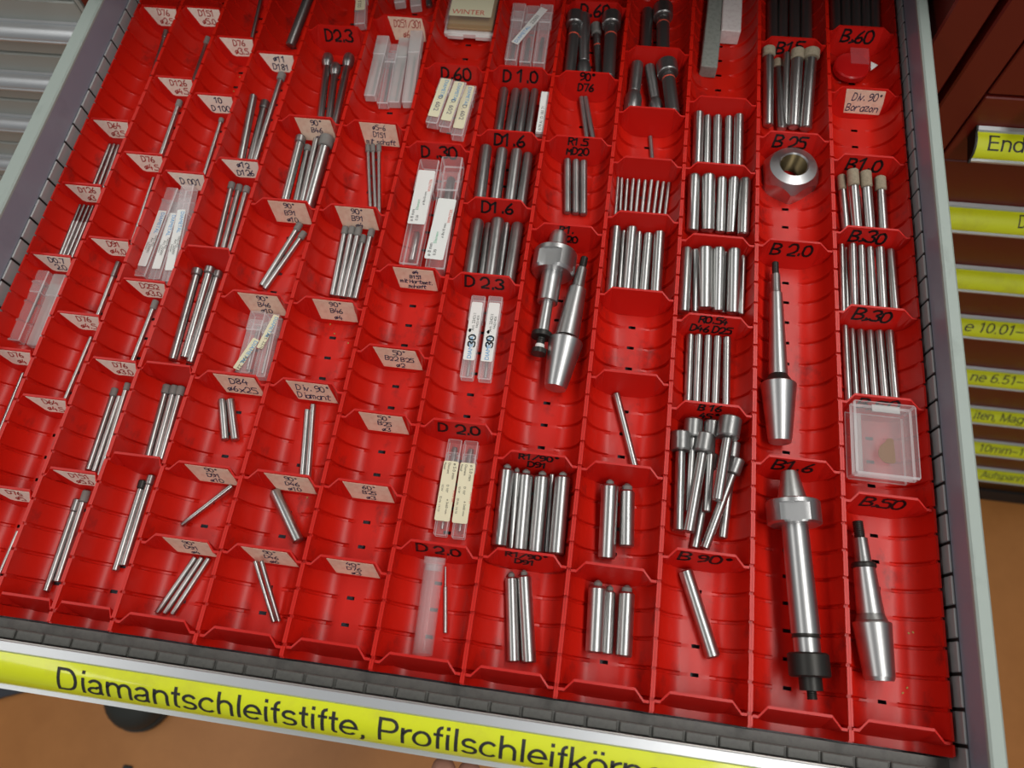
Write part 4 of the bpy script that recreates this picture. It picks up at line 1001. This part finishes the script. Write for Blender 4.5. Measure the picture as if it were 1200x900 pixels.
# red cap with a clear film (M1)
P0 = bp(996, 78, -.3)
rc = empty('round_cap', (P0.x+.03, P0.y+.02, -.40), 'red round plastic cap with a clear square film on it, in the B,60 compartment', 'cap')
V, Fc = ring_z([(.001, 0), (.24, 0), (.26, .02), (.26, .10), (.24, .12), (.001, .12)], 36); obj('disc', mesh_from('disc', V, Fc, True, 30), 'redcap', rc)
obj('film', MB().box(-.02, .25, .02, .34, .125, .129).mesh('film'), 'film', rc)
tg = obj('paper_scrap', MB().prism([(.27, -.08), (.38, .04), (.28, .10)], 'z', .10, .106).mesh('paper_scrap'), 'white', rc)
# hinged clear box (M6)
ztop = .03; A = bp(1003+1, 472, ztop); B = bp(1079, 560, ztop)
cx = (bp(1000, 472, ztop).x+bp(1074, 474, ztop).x+bp(1007, 557, ztop).x+bp(1079, 560, ztop).x)/4
y1 = bp(1037, 471, ztop).y; y0 = bp(1043, 558, ztop).y
hb = empty('hinged_box', (cx, y0, -.34), 'clear hinged plastic box with a brown paper scrap inside, in the B,50 compartment', 'box')
hw_ = .36; hl_ = y1-y0; zt = ztop+.34
def shell(x, a, b, z0, z1, t, cham):
    mb = MB().bbox(-x, x, a, b, z0, z1, cham); return mb
edged(obj('base', shell(hw_*.96, .02, hl_-.02, 0, zt*.62, .02, .02).mesh('base'), 'clear', hb))
ld = edged(obj('lid', shell(hw_, 0, hl_, zt*.55, zt, .02, .022).mesh('lid'), 'clear', hb))
obj('catch', MB().bbox(-.16, .16, hl_-.14, hl_-.05, zt, zt+.012, .004).mesh('catch'), 'casef', hb)
obj('inner_strip', MB().bbox(-hw_+.06, -hw_+.15, .08, hl_-.10, .05, zt*.5, .01).mesh('inner_strip'), 'casef', hb)
scx = [(-.06, .20), (-.02, .17), (.08, .17), (.09, .19), (.10, .185), (.09, .46), (.06, .48), (.02, .47), (-.01, .42), (-.06, .38), (-.09, .31), (-.09, .25)]
obj('paper_scrap', MB().prism(scx, 'z', zt-.05, zt-.044).mesh('paper_scrap'), 'brown', None, 'torn brown paper scrap inside the clear hinged box', 'paper').location = (cx, y0, -.34)
# crumbs on the trough floors
bmsh = MB().bbox(-.012, .012, -.008, .008, 0, .008, .003).mesh('crumb')
for key, x, y in (('F4', 387, 380), ('F4', 392, 391), ('F4', 408, 402), ('F6', 352, 579), ('F6', 360, 583), ('G5', 468, 508), ('G5', 473, 510), ('C1', 281, 90), ('C1', 274, 107), ('B2', 200, 127), ('M7', 1065, 742), ('M7', 1070, 741), ('M7', 1063, 806), ('M7', 1058, 812)):
    c = CINFO[key][0]; P = rest(x, y, .005, c)
    o = obj('crumb', bmsh, 'debris', None, 'tiny yellowish crumb on the trough floor near '+{'F4': 'the B46 label', 'F6': 'one thick slanting rod', 'G5': 'the label fifty degrees', 'C1': 'black specks', 'B2': 'a pin under D126', 'M7': 'the short cone-headed arbor'}[key], 'crumb', 'crumbs on the trough floors'); o.location = (P.x, P.y, P.z-.004); o.rotation_euler = (0, 0, R.uniform(0, 3))

# ------------------------------------------------------------------ the cabinets behind the drawer
YC = 9.4
HARC = [(-.12-.42*math.sin(t/8*math.pi/2*.95), -.02-.34*(1-math.cos(t/8*math.pi/2*.95))) for t in range(9)]
hcum = [0.0]
for (a, b), (c, d) in zip(HARC, HARC[1:]): hcum.append(hcum[-1]+math.hypot(c-a, d-b))
HPROF = [(0, .03), (-.02, .05), (-.10, .02), (-.12, -.03)]+[(y+.008, z-.014) for y, z in HARC]+[(HARC[-1][0]-.005, -.36), (HARC[-1][0]-.045, -.37), (HARC[-1][0]-.03, -.43), (-.06, -.33), (0, -.33)]
def closed_drawer(name, label, x0, x1, zt, zb, zs, paint, strip_m, hs=.78, inset=.17, group=None):
    o = empty(name, ((x0+x1)/2, YC, zb), label, 'drawer', group)
    HP = [(y*hs, z*hs) for y, z in HPROF]; HA = [(y*hs, z*hs) for y, z in HARC]
    def add(nm, mb, m, smooth=False, par=None, lb=None):
        q = obj(nm, mb.mesh(nm, smooth), m, par or o, lb)
        if par is None: q.location = -Vector(o.location)
        return q
    add('front_panel', MB().bbox(x0, x1, YC, YC+.6, zb+.03, zt, .02), paint)
    add('handle_profile', MB().prism([(YC+y, zs+z) for y, z in HP], 'x', x0+inset+.03, x1-inset-.03), 'alu')
    V, Fc = strip([(YC+y, zs+z) for y, z in HA], x0+inset+.035, x1-inset-.035)
    ls = add('label_strip', MB().add(V, Fc), strip_m, True)
    cap = [(YC+y*1.04, zs+z*1.04) for y, z in HP]
    for a in (x0+inset, x1-inset-.03): add('end_cap', MB().prism(cap, 'x', a, a+.03), 'blackpl' if strip_m == 'yellow' else 'alu')
    return o, ls, [(YC+y, zs+z) for y, z in HA], [c*hs for c in hcum]
def carcass(label, x0, x1, paint, ztop, post=.54, opening=None):
    o = empty('tool_cabinet', ((x0+x1)/2, YC+6, ZF), label, 'cabinet', None)
    def add(nm, mb, m):
        q = obj(nm, mb.mesh(nm), m, o); q.location = -Vector(o.location)
    for a in (x0, x1-post): add('corner_post', MB().bbox(a, a+post, YC-.02, YC+.7, ZF, ztop, .03), paint)
    add('side_panel', MB().box(x0+.02, x0+.06, YC+.6, YC+14, ZF, ztop-.02), paint)
    add('side_panel', MB().box(x1-.06, x1-.02, YC+.6, YC+14, ZF, ztop-.02), paint)
    add('back_panel', MB().box(x0+.06, x1-.06, YC+13.9, YC+14, ZF, ztop-.02), 'dark')
    add('top_panel', MB().bbox(x0, x1, YC-.02, YC+14, ztop, ztop+.3, .03), paint)
    add('plinth', MB().box(x0+post, x1-post, YC+.3, YC+.4, ZF, ZF+1.2), 'dark')
ZT = 2.1
carcass('red cabinet the open drawer slides out of', -3.90, 9.92, 'cabred', ZT)
carcass('red cabinet with yellow-labelled closed drawers beside the open drawer', 10.04, 24.2, 'cabred', ZT)
carcass('grey cabinet with silver-handled drawers beside the open drawer', -18.4, -3.95, 'cabgrey', ZT, post=.08)
# closed drawers of the red neighbour, strips found from the photograph
rows = [(1150, 153), (1114, 241), (1122, 314), (1128, 372), (1134, 432), (1140, 478), (1144, 517), (1148, 549)]
zs = [bpY(*q, YC-.08).z for q in rows]
drs = []
for i, q in enumerate(zs):
    zt = q+.62 if i == 0 else zs[i-1]-.83
    zb = zs[i]-.85 if i < 7 else zs[i]-1.3
    lbl = ['yellow label starting with End', 'yellow label showing a single D', 'blank yellow label', 'yellow label e 10.01 in italics', 'yellow label ne 6.51 in italics', 'yellow label reading ten, Mag', 'yellow label reading 10mm', 'yellow label reading Aufspann'][i]
    drs.append(closed_drawer('cabinet_drawer', 'closed dark red drawer with an aluminium handle, '+lbl, 10.62, 23.6, zt, zb, q, 'cabred', 'yellow'))
TXT = [((1157, 1201), 'End', 0), ((1193, 1204), 'D', 0), None, ((1129, 1199), 'e 10.01-', .18), ((1136, 1199), 'ne 6.51-', .18), ((1140, 1199), 'iten, Mag', .18), ((1146, 1199), '10mm-1', .18), ((1149, 1199), 'Aufspann', .18)]
for i, t in enumerate(TXT):
    if not t: continue
    o, ls, arc, cum = drs[i]
    mid = arc[len(arc)//2]
    def x_at(px):                                      # where along the strip the photographed letter stands
        lo_, hi_ = 5.0, 40.0
        for _ in range(40):
            m_ = (lo_+hi_)/2
            if px_of((m_, mid[0], mid[1]))[0] < px: lo_ = m_
            else: hi_ = m_
        return lo_
    xa, xb = x_at(t[0][0]), x_at(t[0][1])
    V, Fc = arc_text(t[1], xa, None, xb-xa, t[2], arc, cum)
    obj('lettering', mesh_from('lettering', V, Fc), 'print', ls)
# upper red drawers of the neighbour
closed_drawer('cabinet_drawer', 'closed dark red drawer under the cabinet top, above the End drawer', 10.62, 23.6, ZT-.2, zs[0]+.65, bpY(1200, 96, YC-.08).z, 'cabred', 'yellow', inset=.75)
# grey neighbour
gz = [bpY(20, y, YC-.08).z for y in (27, 87, 138, 186)]
gz = [gz[0]+1.25]+gz
for k in range(12): gz.append(gz[-1]-1.27)
for i, q in enumerate(gz):
    zt = q+.42; zb = (gz[i+1]+.44) if i+1 < len(gz) else q-.9
    closed_drawer('cabinet_drawer', f'closed grey drawer with a silver handle strip, {ORD[i]} from the cabinet top', -17.85, -4.06, zt, zb, q, 'cabgrey', 'alu', hs=.50, inset=.0, group='grey drawers beside the open drawer')
# the open drawer's own cabinet: drawers below it
for k in range(6):
    zt = -1.0-k*3.2
    closed_drawer('cabinet_drawer', f'closed red drawer underneath the open drawer, {ORD[k]} below it', -3.34, 9.36, zt, zt-3.15, zt-.5, 'cabred', 'yellow', group='red drawers underneath the open drawer')

# ------------------------------------------------------------------ things on the floor, and the hand at the handle
P0 = bp(155, 861, ZF+.2)
sh = empty('work_shoe', (P0.x, P0.y+2.5, ZF), 'dark grey shoe with a round toe standing on the brown floor under the drawer front', 'shoe')
def outline(sc_, n=40):
    P = []
    for i in range(n):
        a = 2*math.pi*i/n; x = math.cos(a); y = math.sin(a)
        w_ = 1.42 if y < 0 else 1.15; l_ = 2.4 if y < 0 else 3.2
        P.append((w_*sc_*math.copysign(abs(x)**.9, x), l_*sc_*math.copysign(abs(y)**.85, y)))
    return P
obj('sole', MB().prism(outline(1.0), 'z', 0, .4).mesh('sole', True, 40), 'rubber', sh)
V = []; Fc = []; n = 40
for sc_, z in ((.97, .4), (.96, .8), (.90, 1.15), (.75, 1.4), (.5, 1.5), (.2, 1.52)):
    V += [(x, y, z+(max(0, y)*.45 if z > .8 else 0)) for x, y in outline(sc_)]
for i in range(5):
    for k in range(n): Fc.append((i*n+k, i*n+(k+1) % n, (i+1)*n+(k+1) % n, (i+1)*n+k))
Fc.append(tuple(5*n+k for k in range(n)))
obj('upper', mesh_from('upper', V, Fc, True, 50), 'rubber', sh)
Q = [bp(-60, 786, ZF+.3), bp(-60, 836, ZF+.3), bp(2, 817, ZF+.3), bp(46, 806, ZF+.3), bp(40, 790, ZF+.3)]
obj('floor_mat', MB().prism([(q.x, q.y) for q in Q], 'z', ZF, ZF+.3).mesh('floor_mat'), 'slate', None, 'dark slate-blue mat corner on the brown floor', 'mat')
P0 = bp(127, 897, ZF)
o = obj('floor_speck', MB().bbox(-.2, .2, -.12, .12, 0, .08, .04).mesh('floor_speck'), 'rubber', None, 'small dark speck of dirt on the brown floor', 'dirt'); o.location = (P0.x+.8, P0.y, ZF)

def hand():
    """right hand reaching under the handle, fingers curled up behind its lower lip"""
    root = empty('hand', (4.0, -2.6, -1.6), 'bare hand gripping the drawer handle from below, fingertips under the label', 'hand')
    V = []; E = []; Rr = []
    def chain(pts, rad, start=None):
        prev = start
        for p, r in zip(pts, rad):
            V.append(p); Rr.append(r); i = len(V)-1
            if prev is not None: E.append((prev, i))
            prev = i
        return prev
    w = chain([(4.0, -5.2, -2.4), (4.0, -3.9, -2.05), (4.0, -3.1, -1.75)], [.58, .46, .42])
    for k, (kx, tip) in enumerate(((3.52, 0), (3.86, 1), (4.15, 1), (4.48, 0))):
        b = chain([(kx*.75+4.0*.25, -2.5, -1.55), (kx, -1.9, -1.35)], [.26, .16], w)
        y1 = -1.30 if tip else -1.45
        if tip: chain([(kx, -1.35, -1.12), (kx, -.98, -.86), (kx, -.80, -.62)], [.16, .158, .15], b)
        else: chain([(kx, -1.50, -1.45), (kx, -1.28, -1.38), (kx, -1.18, -1.22)], [.15, .145, .12], b)
    chain([(3.3, -2.75, -1.6), (2.85, -2.2, -1.35), (2.72, -1.75, -1.2), (2.75, -1.4, -1.1)], [.28, .23, .20, .16], w)
    me = bpy.data.meshes.new('skeleton'); me.from_pydata(V, E, [])
    o = bpy.data.objects.new('skeleton', me); COL.objects.link(o)
    sk = o.modifiers.new('skin', 'SKIN'); sk.use_smooth_shade = True
    for i, s in enumerate(me.skin_vertices[0].data): s.radius = (Rr[i], Rr[i]); s.use_root = (i == 0)
    ss = o.modifiers.new('sub', 'SUBSURF'); ss.levels = 2
    dg = bpy.context.evaluated_depsgraph_get(); m2 = bpy.data.meshes.new_from_object(o.evaluated_get(dg))
    bpy.data.objects.remove(o); m2.name = 'skin'
    for p in m2.polygons: p.use_smooth = True
    b = obj('skin', m2, 'skin', root); b.location = -Vector(root.location)
    sv = MB(); n = 24; rings = [(-4.6, -2.25, .66), (-4.75, -2.3, .72), (-7, -3.1, .82), (-10.5, -4.4, .98), (-10.5, -4.4, .9), (-7, -3.1, .74), (-4.7, -2.28, .62)]
    vv = [(4.0+r_*math.cos(2*math.pi*k/n), y_, z_+r_*math.sin(2*math.pi*k/n)) for y_, z_, r_ in rings for k in range(n)]
    sv.add(vv, [(i*n+k, i*n+(k+1) % n, (i+1) % 7*n+(k+1) % n, (i+1) % 7*n+k) for i in range(7) for k in range(n)])
    q = obj('sleeve', sv.mesh('sleeve', True, 50), 'slate', root); q.location = -Vector(root.location)
    for kx in (3.86, 4.15):
        q = obj('finger_nail', MB().bbox(-.085, .085, -.1, .1, -.012, .012, .011).mesh('finger_nail'), 'nail', root)
        q.location = Vector((kx, -.965, -.60))-Vector(root.location); q.rotation_euler = (math.radians(55), 0, 0)
hand()

# ------------------------------------------------------------------ units -> metres
bpy.context.view_layer.update()
for me in bpy.data.meshes: me.transform(Matrix.Scale(S, 4)); me.update()
for o in bpy.data.objects:
    if o.type in ('MESH', 'EMPTY'): o.location = o.location*S
